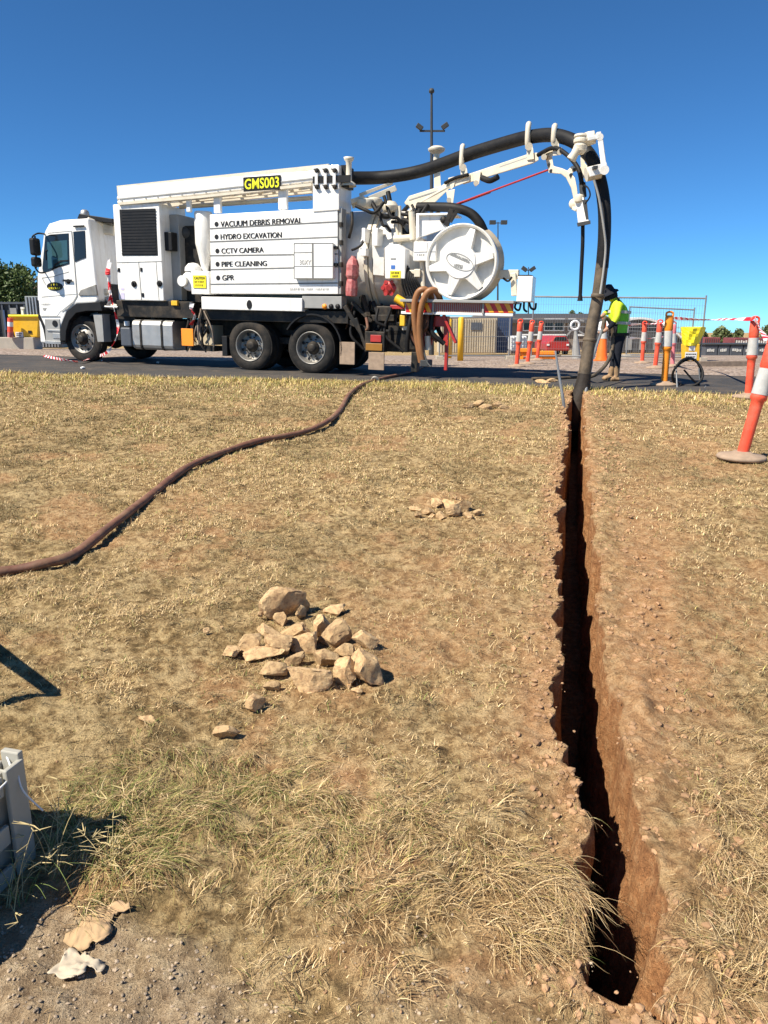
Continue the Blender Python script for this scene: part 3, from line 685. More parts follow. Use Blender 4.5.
mb = MB(); poly(mb, [(37.6, 300), (38.6, 313), (44.8, 327), (45.6, 342), (43.4, 330), (40.6, 322), (38.2, 318)], .01, .05); tb(mb, 'bumper_trim', M['black'], 0, cab)
# roof light bar, beacon, folded cover at the cab's back
mb = MB(); poly(mb, [(77, 218.6), (79, 213.6), (112, 218.6), (112, 223)], .25, 2.1); lb = tb(mb, 'roof_visor', M['black'], .01)
mb = MB(); c = tp(85, 216, .6); mb.lathe([(.10, 0), (.10, .05), (.085, .10), (.05, .13), (0, .135)], (c.x, .6, c.z), (0, 0, 1), 18); tb(mb, 'beacon', M['alloy'], 0, lb)
mb = MB()
for k in range(7): mb.tube(cr([tp(88 + k * .3, 219.5 + k * 1.9, .15), tp(95, 222 + k * 1.6, .3 + .03 * k), tp(104, 225 + k * 1.2, .5), tp(114, 227.5 + k, .55)], 5), .05, 8)
tb(mb, 'rolled_tarp', M['cream'], 0, cab)
mb = MB()
for a in ([(44.5, 234, .02), (38, 233.4, -.25), (33, 236, -.32), (32, 240, -.32)], [(45, 272.5, .02), (39.5, 272.5, -.2), (35.5, 268, -.3), (34.4, 262, -.3)]):
    mb.tube(cr([tp(*q) for q in a], 5), .018, 8)
mb.tube(cr([tp(34.8, 236, -.32), tp(36, 250, -.32), tp(36, 268, -.3)], 4), .02, 8)
ma = tb(mb, 'mirror_arm', M['black'], 0)
for p in ((31.2, 238, 38.2, 255.5), (33, 257, 39, 267)):
    mb = MB(); a = tp(p[0], p[1], -.32); b = tp(p[2], p[3], -.32); mb.bx(a.x, b.x, -.42, -.2, b.z, a.z); tb(mb, 'mirror', M['black'], .05, ma, 3)

# power unit cabinet
mb = MB(); prect(mb, 115.6, 203.6, 161.4, 300.6, .02, .95); cb = tb(mb, 'engine_cabinet', M['white'], .02)
mb = MB(); prect(mb, 120.6, 208.8, 156.4, 255.6, .008, .03); gr = tb(mb, 'grille', M['black'], .006)
mb = MB()
for k in range(15): yy = 210.5 + k * 3.05; prect(mb, 121.6, yy, 155.6, yy + 1.0, .0, .012)
tb(mb, 'louvres', M['black'], 0, gr)
mb = MB(); line_px(mb, [(117, 262.6), (162, 261.4)], .017, .012); line_px(mb, [(138.6, 262.4), (141.6, 300)], .017, .012); line_px(mb, [(156, 262), (159, 300)], .017, .008); tb(mb, 'door_seam', M['seam'], 0, cb)
for px, py in ((133.6, 284), (159.2, 283.6)):
    mb = MB(); c = tp(px, py, 0); mb.lathe([(0, -.012), (.05, -.012), (.065, .0), (.065, .03)], (c.x, 0, c.z), (0, 1, 0), 18); mb.bar((c.x, -.02, c.z - .04), (c.x, -.02, c.z + .04), .018, .02, up=(0, 1, 0)); tb(mb, 'latch', M['black'], 0, cb)
mb = MB()
for px, py in ((118.6, 270), (141, 269.6), (142.6, 295)): prect(mb, px - 1, py - 2, px + 1, py + 2, .005, .03)
tb(mb, 'hinge', M['black'], .004, cb)
mb = MB(); prect(mb, 121, 288, 124, 290, .014, .03); prect(mb, 121, 293, 124.4, 299, .014, .03); tb(mb, 'sticker', mat('lilac_sticker', (.55, .52, .72), .5), 0, cb)
mb = MB(); mb.bx(X_(163), X_(172), .35, .95, Z_(166, 300), Z_(166, 212)); mb.bx(X_(158, 240) + .02, X_(170), .15, .5, Z_(166, 250), Z_(166, 231), 1); tb(mb, 'cabinet_back', [M['grey'], M['black']], .015, cb)
mb = MB(); mb.bx(X_(164), X_(200), .55, 1.8, 1.15, Z_(180, 222)); mb.tube(cr([tp(166, 233, .5), tp(175, 232, .55), tp(186, 233, .6), tp(196, 236, .8)], 5), .13, 14, 1); tb(mb, 'intake_duct', [M['blackpaint'], M['dgrey']], .05)

# top hose tray with its posts and the fleet number plate
mb = MB(); poly(mb, [(118, 187), (200, 179.2), (313, 170.6), (313, 181.6), (200, 194.6), (119, 203)], .0, .5); tray = tb(mb, 'hose_tray', M['white'], .02)
mb = MB(); line_px(mb, [(119, 199), (200, 191), (312, 178.4)], -.012, .02, 0); line_px(mb, [(119, 204), (200, 197), (312, 184.6)], .0, .05, 1, .06)
for k in range(16): px = 122 + k * 12; c = tp(px, 201.3 - (px - 119) * .10, -.006); mb.cyl((c.x, -.012, c.z), (c.x, .0, c.z), .016, seg=8, mi=0)
tb(mb, 'flange', [M['grey'], M['cream']], 0, tray)
mb = MB(); mb.tube([tp(119, 203, .9), tp(330, 184, .9)], .055, 10); mb.tube([tp(119, 199, 1.5), tp(330, 179, 1.5)], .07, 10); mb.tube([tp(180, 207, .7), tp(312, 198, .7)], .045, 10)
mb.bar(tp(119, 193, 1.9), tp(330, 172, 1.9), .12, .3)
mb.bar(tp(150, 204, 2.0), tp(330, 186, 2.0), .1, .22); mb.bar(tp(180, 200, .9), tp(318, 186, .9), .1, .14)
for px in (135, 150, 168, 185, 208, 232, 248, 262, 280, 300): mb.bar(tp(px, 205 - (px - 119) * .09, .3), tp(px + 30, 200 - (px - 119) * .09, 1.9), .06, .06)
[tb(q, 'roof_rail', M['cream']) for q in islands(mb)]
mb = MB()
for a in ((213.4, 191, 220, 213), (278, 187, 286.6, 209.5), (186, 198, 190, 212)): prect(mb, *a, .06, .14)
[tb(q, 'tray_post', M['white'], .012) for q in islands(mb)]
mb = MB(); poly(mb, [(243, 177.2), (280, 174.8), (280.4, 189.6), (243.4, 192.2)], -.03, .0); pl = tb(mb, 'fleet_plate', M['black'], .006)
mb = MB(); a = tp(244.6, 189.6, -.036); b = tp(279, 187.2, -.036); h = Z_(244.6, 179) - Z_(244.6, 189.6); d = (b - a); wdl = d.length; mb.text('GMS003', (a.x, -.034, a.z), d / wdl, (0, 0, 1), wdl, h, 0, .018); tb(mb, 'lettering', M['platelet'], 0, pl)
# bolted end block of the tray
mb = MB(); poly(mb, [(312.4, 166.6), (339, 164.6), (339, 210), (312.8, 212)], -.02, .6); eb = tb(mb, 'boom_mount', M['white'], .015)
mb = MB(); prect(mb, 312.6, 175.6, 350, 182.6, -.035, -.0, 0); prect(mb, 340.6, 165, 345.5, 187, .1, .5, 0); tb(mb, 'clamp_slot', M['black'], 0, eb)
mb = MB()
for px in (316.5, 325.4, 334.4):
    for py in (170.5, 186.6):
        c = tp(px, py, -.06); mb.lathe([(0, -.03), (.035, -.03), (.045, .0), (.045, .06)], (c.x, -.05, c.z), (0, 1, 0), 10, 1)
        mb.bar((c.x - .06, -.06, c.z + .03), (c.x + .06, -.06, c.z - .03), .022, .02, up=(0, 1, 0), mi=1)
    a = tp(px, 171, -.05); b = tp(px, 187, -.05); mb.bar(a, b, .06, .03, up=(0, 1, 0))
tb(mb, 'hose_clamp', [M['white'], M['blackpaint']], .006, eb)
mb = MB(); c = tp(347.6, 182.5, .1); mb.lathe([(.15, 0), (.13, .05), (.06, .10), (.055, .42), (.09, .46), (.10, .5), (0, .5)], (c.x, .15, c.z - .06), (0, 0, 1), 18); tb(mb, 'hose_roller', M['cream'], 0, eb)

# locker with the service list
mb = MB(); poly(mb, [(209.6, 214.6), (337.6, 207.6), (338, 294.2), (211, 293.8)], .0, .24); lk = tb(mb, 'locker', M['white'], .012)
mb = MB()
for l, r in ((228.6, 221.6), (241.8, 237), (255.6, 254), (269.6, 266.8), (284.2, 283)):
    line_px(mb, [(210, l), (337.8, r)], -.003, .022)
tb(mb, 'plank_seam', M['seam'], 0, lk)
mb = MB()
for s, x0, y0, x1, y1, dy in (('VACUUM DEBRIS REMOVAL', 220.8, 219.6, 302, 225.2, 1.8), ('HYDRO EXCAVATION', 220.8, 233.2, 281.6, 238.6, 1.0), ('CCTV CAMERA', 221.6, 247.8, 263.6, 253, .6), ('PIPE CLEANING', 221.8, 261.2, 266.8, 266.4, .4), ('GPR', 222.4, 275, 234.2, 280.4, .2)):
    a = tp(x0, y1 + dy, -.004); b = tp(x1, y1 - dy, -.004); d = b - a; h = Z_(x0, y0) - Z_(x0, y1)
    for q_ in (0, 1, 2): mb.text(s, (a.x + .0065 * (q_ - 1), -.004 - .001 * q_, a.z), d.normalized(), (0, 0, 1), d.length, h, 0, .0)
    c = tp(x0 - 4.3, (y0 + y1) / 2 + dy, -.004); mb.disc((c.x, -.004, c.z), (0, -1, 0), .048, 16)
tb(mb, 'lettering', M['letter'], 0, lk)
mb = MB(); random.seed(5); scribble(mb, 290.5, 288.2, 330, 290.6, -.004, 22); tb(mb, 'small_lettering', M['grey'], 0, lk)
mb = MB(); prect(mb, 293.6, 243, 333, 278.6, -.09, .0); bxo = tb(mb, 'meter_box', M['white'], .012)
mb = MB(); line_px(mb, [(312.6, 243), (312.8, 278.4)], -.094, .03); line_px(mb, [(294, 252.6), (312, 252.3)], -.093, .01); line_px(mb, [(294, 266.4), (332.6, 266.2)], -.093, .008); line_px(mb, [(294, 243.4), (333, 243), (333, 278.4), (294, 278.5), (294, 243.4)], -.093, .012); tb(mb, 'door_seam', M['seam'], 0, bxo)
mb = MB(); ptext(mb, '30XY', 299.6, 260, 311.2, 264.8, -.094, 0, .01); tb(mb, 'lettering', M['grey'], 0, bxo)
mb = MB(); prect(mb, 334, 246, 336.6, 249, -.06, .02); prect(mb, 334, 263, 336.6, 266, -.06, .02); tb(mb, 'hinge', M['black'], 0, bxo)
mb = MB(); mb.bx(X_(338), X_(340.6), .02, .24, Z_(339, 294), Z_(339, 208))
for yy in (222, 240, 262, 281): prect(mb, 339, yy, 341.4, yy + 5, .0, .1, 1)
tb(mb, 'locker_end', [M['grey'], M['blackpaint']], .004, lk)
mb = MB(); prect(mb, 302, 296, 341.6, 308.5, .03, .3); ll = tb(mb, 'lamp_skirt', M['grey'], .01)
for px, m_, nm in ((324, 'orange', 'side_lamp'), (330.6, 'black', 'side_lamp'), (337.2, 'black', 'side_lamp')):
    mb = MB(); c = tp(px, 306.4, .0); mb.lathe([(0, -.02), (.045, -.015), (.055, .03)], (c.x, .02, c.z), (0, 1, 0), 16); tb(mb, nm, M[m_], 0, ll)
mb = MB(); prect(mb, 201.4, 297.4, 302, 310.4, -.02, .3); tl = tb(mb, 'tool_locker', M['white'], .012)
mb = MB(); c = tp(249.4, 304.6, -.02); mb.prism([(c.x + .06 * math.cos(q), -.028, c.z + .09 * math.sin(q)) for q in np.linspace(0, 6.283, 17)[:-1]], (0, .015, 0)); tb(mb, 'latch', M['black'], 0, tl)
# cyclone funnel and pump casing
mb = MB(); ztop = Z_(200, 211, .2); zm = Z_(200, 243, .2); zb = Z_(203, 274, .2); cx = X_(200.6, 230, .2); rr = (X_(208.4, 230, .2) - X_(193, 230, .2)) / 2
mb.lathe([(0, ztop - .0), (rr * .9, ztop), (rr, ztop - .03), (rr, zm)] + [(rr - (rr - .05) * k / 5, zm + (zb - zm) * k / 5) for k in range(1, 6)] + [(0, zb)], (cx, .32, 0), (0, 0, 1), 26); tb(mb, 'cyclone_funnel', M['white'])
mb = MB(); c = tp(191, 266, .15); mb.lathe([(0, -.03), (.16, -.02), (.20, .02), (.2, .3)], (c.x, .05, tp(186, 281).z), (0, 1, 0), 22); mb.lathe([(0, .18), (.1, .16), (.17, .08), (.18, 0)], (c.x + .02, .2, tp(191, 271).z), (0, 0, 1), 20); prect(mb, 191, 271, 209, 294.4, .02, .3); mb.lathe([(.11, -.06), (.11, 0)], (c.x - .1, .0, tp(186, 281).z), (0, 1, 0), 16); mb.disc((c.x - .1, -.06, tp(186, 281).z), (0, -1, 0), .11)
pc = tb(mb, 'pump_casing', M['white'], .015)
mb = MB(); prect(mb, 193, 275.4, 205.8, 288, .004, .02); sg = tb(mb, 'caution_sign', M['signyellow'], 0)
mb = MB(); ptext(mb, 'CAUTION', 194.2, 276.6, 204.6, 279.4, .0, 0, .02); scribble(mb, 194.6, 281, 204.6, 282.8, .001, 6); scribble(mb, 195.6, 284.4, 203.6, 286.4, .001, 4); tb(mb, 'lettering', M['letter'], 0, sg)
# fuel tank, additive tank, plates and plumbing under the body
mb = MB(); zt, zb = Z_(150, 320), Z_(150, 350); hh = zt - zb; r_ = .10
pr = [(a, b) for a, b in ((.0, zb + r_), (.03, zb + .03), (r_, zb), (.62 - r_, zb), (.62, zb + r_), (.62, zt - r_), (.62 - r_, zt), (r_, zt), (.03, zt - .03), (0, zt - r_))]
mb.prism([(X_(131, 335), y_ + .04, z_) for y_, z_ in pr], (X_(171.5, 335) - X_(131, 335), 0, 0)); ft = tb(mb, 'fuel_tank', M['alloy'], .02)
mb = MB()
for px in (139.6, 160.6): x = X_(px, 335); mb.prism([(x - .02, y_ + .035 - (.01 if y_ < .3 else -.01), z_ + (.008 if z_ > (zt + zb) / 2 else -.008)) for y_, z_ in pr], (.045, 0, 0))
tb(mb, 'strap', M['blackpaint'], 0, ft)
mb = MB(); c = tp(154, 317, .3); mb.cyl((c.x, .3, zt), (c.x, .3, zt + .05), .07, seg=16); tb(mb, 'filler_cap', M['black'], 0, ft)
mb = MB(); prect(mb, 120.4, 327.4, 131, 346.4, .06, .5); ad = tb(mb, 'additive_tank', M['slate'], .03)
mb = MB(); c = tp(126.4, 322, .2); mb.cyl((c.x, .22, c.z - .08), (c.x, .22, c.z + .02), .06, seg=14); tb(mb, 'filler_cap', M['cloud'], 0, ad)
mb = MB(); prect(mb, 181.4, 328.6, 193, 345.8, .02, .05); tb(mb, 'reflector_plate', M['orange'], .004)
mb = MB(); prect(mb, 171, 300.6, 177, 305.4, .04, .1); tb(mb, 'marker_lamp', M['yellow'], .006)
mb = MB(); random.seed(9)
for k in range(26):
    x = random.uniform(187, 208); y0 = random.uniform(312, 330); y1 = random.uniform(330, 352); nn = random.uniform(.15, .6)
    mb.tube(cr([tp(x, y0, nn), tp(x + random.uniform(-3, 3), (y0 + y1) / 2, nn - .05), tp(x + random.uniform(-4, 4), y1, nn)], 4), random.choice((.014, .02, .03)), 7, random.choice((0, 0, 0, 1, 2)))
mb.tube(cr([tp(201, 309, .1), tp(198, 325, .0), tp(200, 342, .02), tp(206, 352, .2)], 5), .018, 8, 2); mb.tube(cr([tp(204, 311, .1), tp(212, 330, .0), tp(214, 347, .1)], 5), .016, 8, 2)
mb.bx(X_(187), X_(204), .3, .7, Z_(195, 345), Z_(195, 325), 1); prect(mb, 190, 346, 214, 351, .2, .7, 0)
tb(mb, 'pipework', [M['blackpaint'], M['beige'], M['timber']])
mb = MB()
for k, (px, py) in enumerate(((102, 287), (105, 292), (100, 296), (108, 300), (103, 306), (112, 306))):
    c = tp(px, py, .3); mb.lathe([(0, 0), (.07, .01), (.08, .06), (.06, .14), (0, .16)], (c.x, .25, c.z), (0, 1 if k % 2 else 0, 0 if k % 2 else 1), 12, 0 if k % 3 else 1)
mb.tube([tp(99, 305, .25), tp(125, 306, .25)], .03, 8, 0); mb.tube([tp(99, 306.5, .1), tp(118, 307.4, .1)], .028, 8, 1); prect(mb, 97, 284, 113, 318, .5, .8, 2)
tb(mb, 'valve_block', [M['cream'], M['alloy'], M['blackpaint']])
# rear mudguard, mud flaps, tail lamp
mb = MB(); cw = tp(310.4, 349.4); P = []
for k in range(15):
    q = R_(-12 + k * 11.5); P.append((cw.x + .66 * math.cos(q), .06, .52 + .66 * math.sin(q)))
Pi = [(cw.x + (p[0] - cw.x) * .955, .06, .52 + (p[2] - .52) * .955) for p in P]
for i in range(14): mb.add([V(P[i]) + V((0, .0, 0)), V(P[i + 1]), V(P[i + 1]) + V((0, .6, 0)), V(P[i]) + V((0, .6, 0)), V(Pi[i]), V(Pi[i + 1]), V(Pi[i + 1]) + V((0, .6, 0)), V(Pi[i]) + V((0, .6, 0))], [(0, 1, 2, 3), (4, 5, 6, 7), (0, 1, 5, 4), (2, 3, 7, 6)], 0, False)
tb(mb, 'mudguard', M['black'])
for a in ((339.6, 342, 354.6, 364.5, .06, .09), (368.4, 352.4, 384, 370, .0, .03), (222, 336, 227, 356, .1, .5)):
    mb = MB(); prect(mb, *a[:4], a[4], a[5]); tb(mb, 'mud_flap', M['foot'] if a[0] > 300 else M['black'], .006)
mb = MB(); prect(mb, 364.6, 331.6, 384.4, 352, .01, .2); prect(mb, 384, 330, 408, 352, .3, .9); rl = tb(mb, 'rear_bracket', M['blackpaint'], .01)
mb = MB(); prect(mb, 370.4, 335, 381, 342, -.01, .02); tb(mb, 'tail_lamp', M['red'], .005, rl)
mb = MB(); prect(mb, 365.6, 343.4, 382, 350.6, -.01, .02); tb(mb, 'indicator_lamp', mat('amber_lamp', (.30, .14, .02), .3), .005, rl)
mb = MB()
for a, b, w_ in (((345, 306, .1), (362, 334, .1), .08), ((352, 302, .2), (372, 322, .2), .07), ((340, 318, .2), (368, 330, .2), .09), ((356, 318, .05), (366, 348, .05), .06), ((372, 318, .3), (395, 318, .3), .12), ((362, 296, .4), (368, 318, .2), .1)):
    mb.bar(tp(*a), tp(*b), w_, w_)
prect(mb, 372, 316, 404, 335, .5, 2.0); prect(mb, 411, 352, 417, 372, .3, .5); prect(mb, 404, 330, 419, 350, .5, .9); tb(mb, 'subframe', M['blackpaint'], .01)

# debris tank with flange ring, hatch strip, toolbox, brackets
zt = Z_(372, 211, 1.2); zb = Z_(372, 312, .9); TRAD = (zt - zb) / 2; zc = (zt + zb) / 2; TN = 1.27
x0, x1 = X_(216), X_(412, 260, TN - TRAD)
mb = MB(); mb.lathe([(0, -.2), (TRAD * .6, -.14), (TRAD * .9, -.05), (TRAD, .05), (TRAD, x1 - x0 - .1), (TRAD * .93, x1 - x0 + .05), (TRAD * .7, x1 - x0 + .17), (TRAD * .3, x1 - x0 + .24), (0, x1 - x0 + .26)], (x0, TN, zc), (1, 0, 0), 56)
tk = tb(mb, 'debris_tank', M['offwhite'])
def xs(px, n): return X_(px, 265, n)
mb = MB(); xr_ = xs(369, TN - TRAD)
for d in (-.05, .05): mb.lathe([(TRAD, d - .035), (TRAD + .07, d - .035), (TRAD + .07, d + .035), (TRAD, d + .035)], (xr_, TN, zc), (1, 0, 0), 56, 0, False)
xq = xs(399, TN - TRAD); mb.lathe([(TRAD, -.03), (TRAD + .05, -.03), (TRAD + .05, .03), (TRAD, .03)], (xq, TN, zc), (1, 0, 0), 56, 0, False)
tb(mb, 'flange_ring', M['cream'], 0, tk)
mb = MB()
for a in ((361.6, 228, 365, 242), (360, 248, 366, 256), (372, 228, 377.6, 246)): prect(mb, *a, .05, .35, 0)
mb.tube(cr([tp(352, 250, .1), tp(357, 248, .05), tp(362, 244, .05), tp(364, 236, .1)], 5), .025, 8, 1); mb.tube(cr([tp(349, 238, .2), tp(352, 225, .15), tp(352, 212, .2)], 5), .03, 8, 1)
tb(mb, 'clamp', [M['white'], M['blackpaint']], .01, tk)
mb = MB(); poly(mb, [(372, 246), (384, 247), (384, 276), (373, 275)], .18, .24); tb(mb, 'door_plate', M['offwhite'], .01, tk)
mb = MB(); poly(mb, [(385, 279), (384.4, 248), (389, 244), (399, 244.4), (405.6, 249), (405, 279)], -.02, .25); tx = tb(mb, 'soap_box', M['white'], .02)
mb = MB(); prect(mb, 390, 270.8, 400.6, 278, -.028, -.01); stk = tb(mb, 'sticker', M['signyellow'], 0, tx)
mb = MB(); scribble(mb, 391.4, 272, 399.6, 274, -.032, 5); scribble(mb, 392.4, 275.2, 398.6, 277.2, -.032, 4); tb(mb, 'lettering', M['letter'], 0, tx)
mb = MB(); prect(mb, 391, 265.2, 395, 269, -.026, -.01, 0); prect(mb, 390.6, 258, 395.6, 259.6, -.026, -.01, 1); tb(mb, 'sticker', [mat('blue_sticker', (.05, .16, .5), .5), M['grey']], 0, tx)
mb = MB(); prect(mb, 413.4, 241.6, 435.8, 261, -.06, .2); cbx = tb(mb, 'control_box', M['white'], .012)
mb = MB(); line_px(mb, [(414, 252), (435.4, 251.6)], -.064, .008); line_px(mb, [(427, 242), (427, 260.6)], -.064, .008); scribble(mb, 417, 254, 425, 256, -.064, 4); tb(mb, 'door_seam', M['grey'], 0, cbx)
mb = MB(); poly(mb, [(416, 213.6), (419, 213.6), (419, 237), (416, 240)], .0, .5); poly(mb, [(419, 237.6), (448, 227.6), (449, 219), (446, 214), (419, 214.6)], .06, .12); poly(mb, [(416, 213.4), (455, 212.6), (455, 214.8), (416, 215.4)], .0, .5); br = tb(mb, 'reel_bracket', M['white'], .008)
mb = MB(); c = tp(443, 219.6, .0); mb.lathe([(0, -.02), (.06, -.02), (.07, .06)], (c.x, .03, c.z), (0, 1, 0), 14); mb.bar(tp(446, 226, .0), tp(452, 209, .0), .09, .05, up=(0, 1, 0)); mb.bar(tp(450, 222, .0), tp(456, 212, .0), .06, .05, up=(0, 1, 0)); tb(mb, 'pivot', M['blackpaint'], 0, br)
mb = MB()
mb.tube([tp(396, 205, .3), tp(398, 238, .3)], .035, 10); mb.tube([tp(399.6, 206, .3), tp(401, 238, .3)], .03, 10); mb.tube([tp(394, 238.6, .25), tp(414, 237.4, .25)], .06, 12); mb.tube([tp(411.6, 212, .2), tp(413, 240, .2)], .06, 10)
mb.tube([tp(421, 240, .1), tp(424, 296, .1)], .05, 10); mb.bar(tp(408, 272, .1), tp(420, 272, .1), .07, .07); mb.bar(tp(408, 278, .1), tp(420, 278, .1), .05, .05); prect(mb, 414, 269, 420, 277, .0, .3); mb.tube([tp(407, 268, .1), tp(408, 280, .1)], .03, 8)
mb.bar(tp(352, 202, .4), tp(364, 198, .4), .14, .08); mb.lathe([(0, .0), (.14, .02), (.18, .08), (.18, .16), (0, .2)], tp(366, 209, .4), (0, 0, 1), 14); mb.lathe([(0, .0), (.12, .02), (.16, .08), (.16, .16), (0, .2)], tp(374, 208, .5), (0, 0, 1), 14); mb.lathe([(0, 0), (.13, .03), (.16, .12), (.10, .2), (0, .22)], tp(390, 213, .3), (0, 0, 1), 14)
mb.bar(tp(352, 206, .5), tp(396, 188, .9), .06, .1); mb.bar(tp(360, 195, .6), tp(392, 183, 1.0), .1, .06)
tb(mb, 'lift_linkage', M['cream'], .008)
mb = MB(); mb.lathe([(.05, 0), (.13, 0), (.13, .06), (.05, .06)], tp(388.6, 288, .15), (0, 1, 0), 18)
for k in range(6): q = k * 1.047; mb.disc(tp(388.6, 288, .14) + V((math.cos(q) * .12, 0, math.sin(q) * .12)), (0, 1, 0), .04, 10)
mb.cyl(tp(388.6, 288, .10), tp(388.6, 288, .3), .045, seg=12); tb(mb, 'red_flange', M['red'], 0, tk)
mb = MB(); o = tp(352, 278.6, .05); sgn = Z_(352, 256, .05) - o.z
mb.lathe([(.10, 0), (.125, .05), (.12, sgn * .35), (.125, sgn * .6), (.09, sgn * .82), (.05, sgn * .93), (.045, sgn), (0, sgn)], o, (.06, 0, 1), 9, 0, False); mb.lathe([(0, -.34), (.11, -.32), (.12, -.18), (.105, -.05), (.09, 0)], o, (.02, 0, 1), 9, 0, False); tb(mb, 'extinguisher_cover', M['pinkred'])
random.seed(12); mb = MB()
ends = [((372, 203), (395, 214)), ((384, 196), (404, 226)), ((398, 214), (428, 204)), ((403, 220), (420, 209)), ((392, 222), (410, 216)), ((378, 206), (391, 232)), ((406, 212), (440, 212)), ((388, 192), (398, 210)), ((412, 205), (422, 208)), ((400, 226), (413, 222)), ((356, 206), (384, 202))]
for a, b in ends:
    s_ = random.uniform(4, 13); n_ = random.uniform(.05, .5)
    mb.tube(cr([tp(*a, n_), tp((a[0] * 2 + b[0]) / 3, (a[1] + b[1]) / 2 + s_ * .7, n_ - .08), tp((a[0] + b[0] * 2) / 3, (a[1] + b[1]) / 2 + s_, n_ - .05), tp(*b, n_)], 6), random.choice((.025, .032, .045)), 8)
mb.tube(cr([tp(418, 207, .5), tp(436, 207, .4), tp(455, 208, .3), tp(470, 213, .3), tp(479, 222, .3), tp(484, 232, .35)], 6), .085, 10)
for k in range(8): mb.tube(cr([tp(404 + k * 1.2, 260 + k * 2, .1), tp(402 + k * 2, 280, .0), tp(406 + k * 3, 296, .1)], 4), .02, 6)
[tb(q, 'hydraulic_hose', M['hose']) for q in islands(mb)]
# hose reel
c = tp(462, 262.6, .0); RR = (Z_(462, 224) - Z_(462, 301)) / 2; o = V((c.x, -.08, c.z))
mb = MB(); prf = [(RR, .0), (RR, .05), (RR - .035, .05)]
mb.lathe([(0, .10), (RR - .05, .10), (RR - .05, .0), (RR - .02, -.012), (RR, .0), (RR, .12), (0, .13)], o, (0, 1, 0), 64, 0, False); reel = tb(mb, 'hose_reel', M['offwhite'])
mb = MB(); mb.lathe([(RR * .9, .18), (RR * .9, .42)], o, (0, 1, 0), 48); mb.lathe([(RR * .3, .42), (RR, .42), (RR + .02, .45), (RR, .48), (RR * .3, .48)], o, (0, 1, 0), 64); mb.lathe([(RR * .3, .08), (RR * .3, .48)], o, (0, 1, 0), 24); tb(mb, 'drum', M['beige'], 0, reel)
mb = MB(); rh = RR * .45; mb.lathe([(0, -.08), (rh - .02, -.08), (rh, -.06), (rh, .10)], o, (0, 1, 0), 44, 0, False); hubo = tb(mb, 'reel_hub', M['white'], 0, reel)
mb = MB()
for k in range(6):
    q = R_(11 + 60 * k); u = V((math.cos(q), 0, math.sin(q))); s_ = V((-u.z, 0, u.x)); r0, r1 = rh * .85, RR * .90 if k != 2 else RR * .62; w0, w1 = RR * .165, RR * .075
    b = [o + u * r0 + s_ * w0, o + u * r0 - s_ * w0, o + u * r1 - s_ * w1, o + u * r1 + s_ * w1]
    vs = [p + V((0, .10, 0)) for p in b] + [b[0] + V((0, -.07, 0)), b[1] + V((0, -.07, 0)), b[2] + V((0, -.02, 0)), b[3] + V((0, -.02, 0))]
    rb = MB(); rb.add(vs, [(0, 1, 2, 3), (4, 5, 6, 7), (0, 1, 5, 4), (1, 2, 6, 5), (2, 3, 7, 6), (3, 0, 4, 7)]); tb(rb, 'rib', M['white'], .006, reel)
mb = MB(); q0 = R_(-22)
for k in range(44):
    pts = []
    for kk in (k, k + 1):
        a = 2 * math.pi * kk / 44; ex_, ez_ = rh * .88 * math.cos(a), rh * .42 * math.sin(a); pts.append(V((o.x + ex_ * math.cos(q0) - ez_ * math.sin(q0), o.y - .084, o.z + ex_ * math.sin(q0) + ez_ * math.cos(q0))))
    mb.bar(pts[0], pts[1], .014, .006, up=(0, 1, 0))
def scr_local(mb, o, ang, wid_, h, cnt):
    u = V((math.cos(ang), 0, math.sin(ang))); vz = V((-u.z, 0, u.x)); st_ = wid_ / cnt
    for i in range(cnt):
        a = o + u * (st_ * i - wid_ / 2); b = a + u * st_ * .6
        for p0, p1 in ((a, a + vz * h), (b, b + vz * h * random.choice((.5, 1))), (a + vz * h * random.choice((0, .5, 1)), b + vz * h * .5)): mb.bar(p0, p1, h * .16, .004, up=(0, 1, 0))
scr_local(mb, o + V((.0, -.084, .04)), q0, rh * 1.3, .055, 12); scr_local(mb, o + V((-.02, -.084, -.11)), R_(-10), rh * .55, .07, 4)
tb(mb, 'lettering', M['grey'], 0, reel)
mb = MB()
for k in range(6):
    rr_ = RR * .93 + .012 * k
    mb.tube([o + V((rr_ * math.cos(R_(t)), .14 + .05 * k, rr_ * math.sin(R_(t)))) for t in range(-75, 62, 6)], .035, 8)
tb(mb, 'reel_hose', M['beige'], 0, reel)
# rear platform and marker board under the reel
mb = MB(); prect(mb, 400, 299.8, 513.8, 302.6, -.12, .5, 0); prect(mb, 405, 302.6, 512, 312.4, .0, .04, 0); prect(mb, 401, 312.4, 513, 315.2, -.02, .03, 1); prect(mb, 432, 302, 434, 314, -.05, .0, 0); prect(mb, 482, 302, 484, 314, -.05, .0, 0); mb.bx(X_(404, 310), X_(500, 310), .2, 1.6, Z_(450, 314), Z_(450, 309), 0)
pf = tb(mb, 'rear_platform', [M['grey'], M['cloud']], .006)
def chevron(x0, x1):
    mb = MB(); prect(mb, x0, 302.8, x1, 312.6, -.022, -.002, 0); n_ = 3; st_ = (x1 - x0) / n_
    for i in range(n_):
        a = x0 + st_ * i; poly(mb, [(a, 302.9), (a + st_ * .5, 302.9), (min(x1, a + st_ * 1.0), 312.5), (a + st_ * .5, 312.5)], -.026, -.02, 1)
    tb(mb, 'marker_board', [mat('marker_red', (.58, .02, .02), .35), mat('marker_yellow', (.88, .42, .02), .35)], 0, pf)
chevron(406, 431.6); chevron(484.4, 513.4)
mb = MB(); prect(mb, 434.4, 302.8, 481.6, 312, -.01, .0)
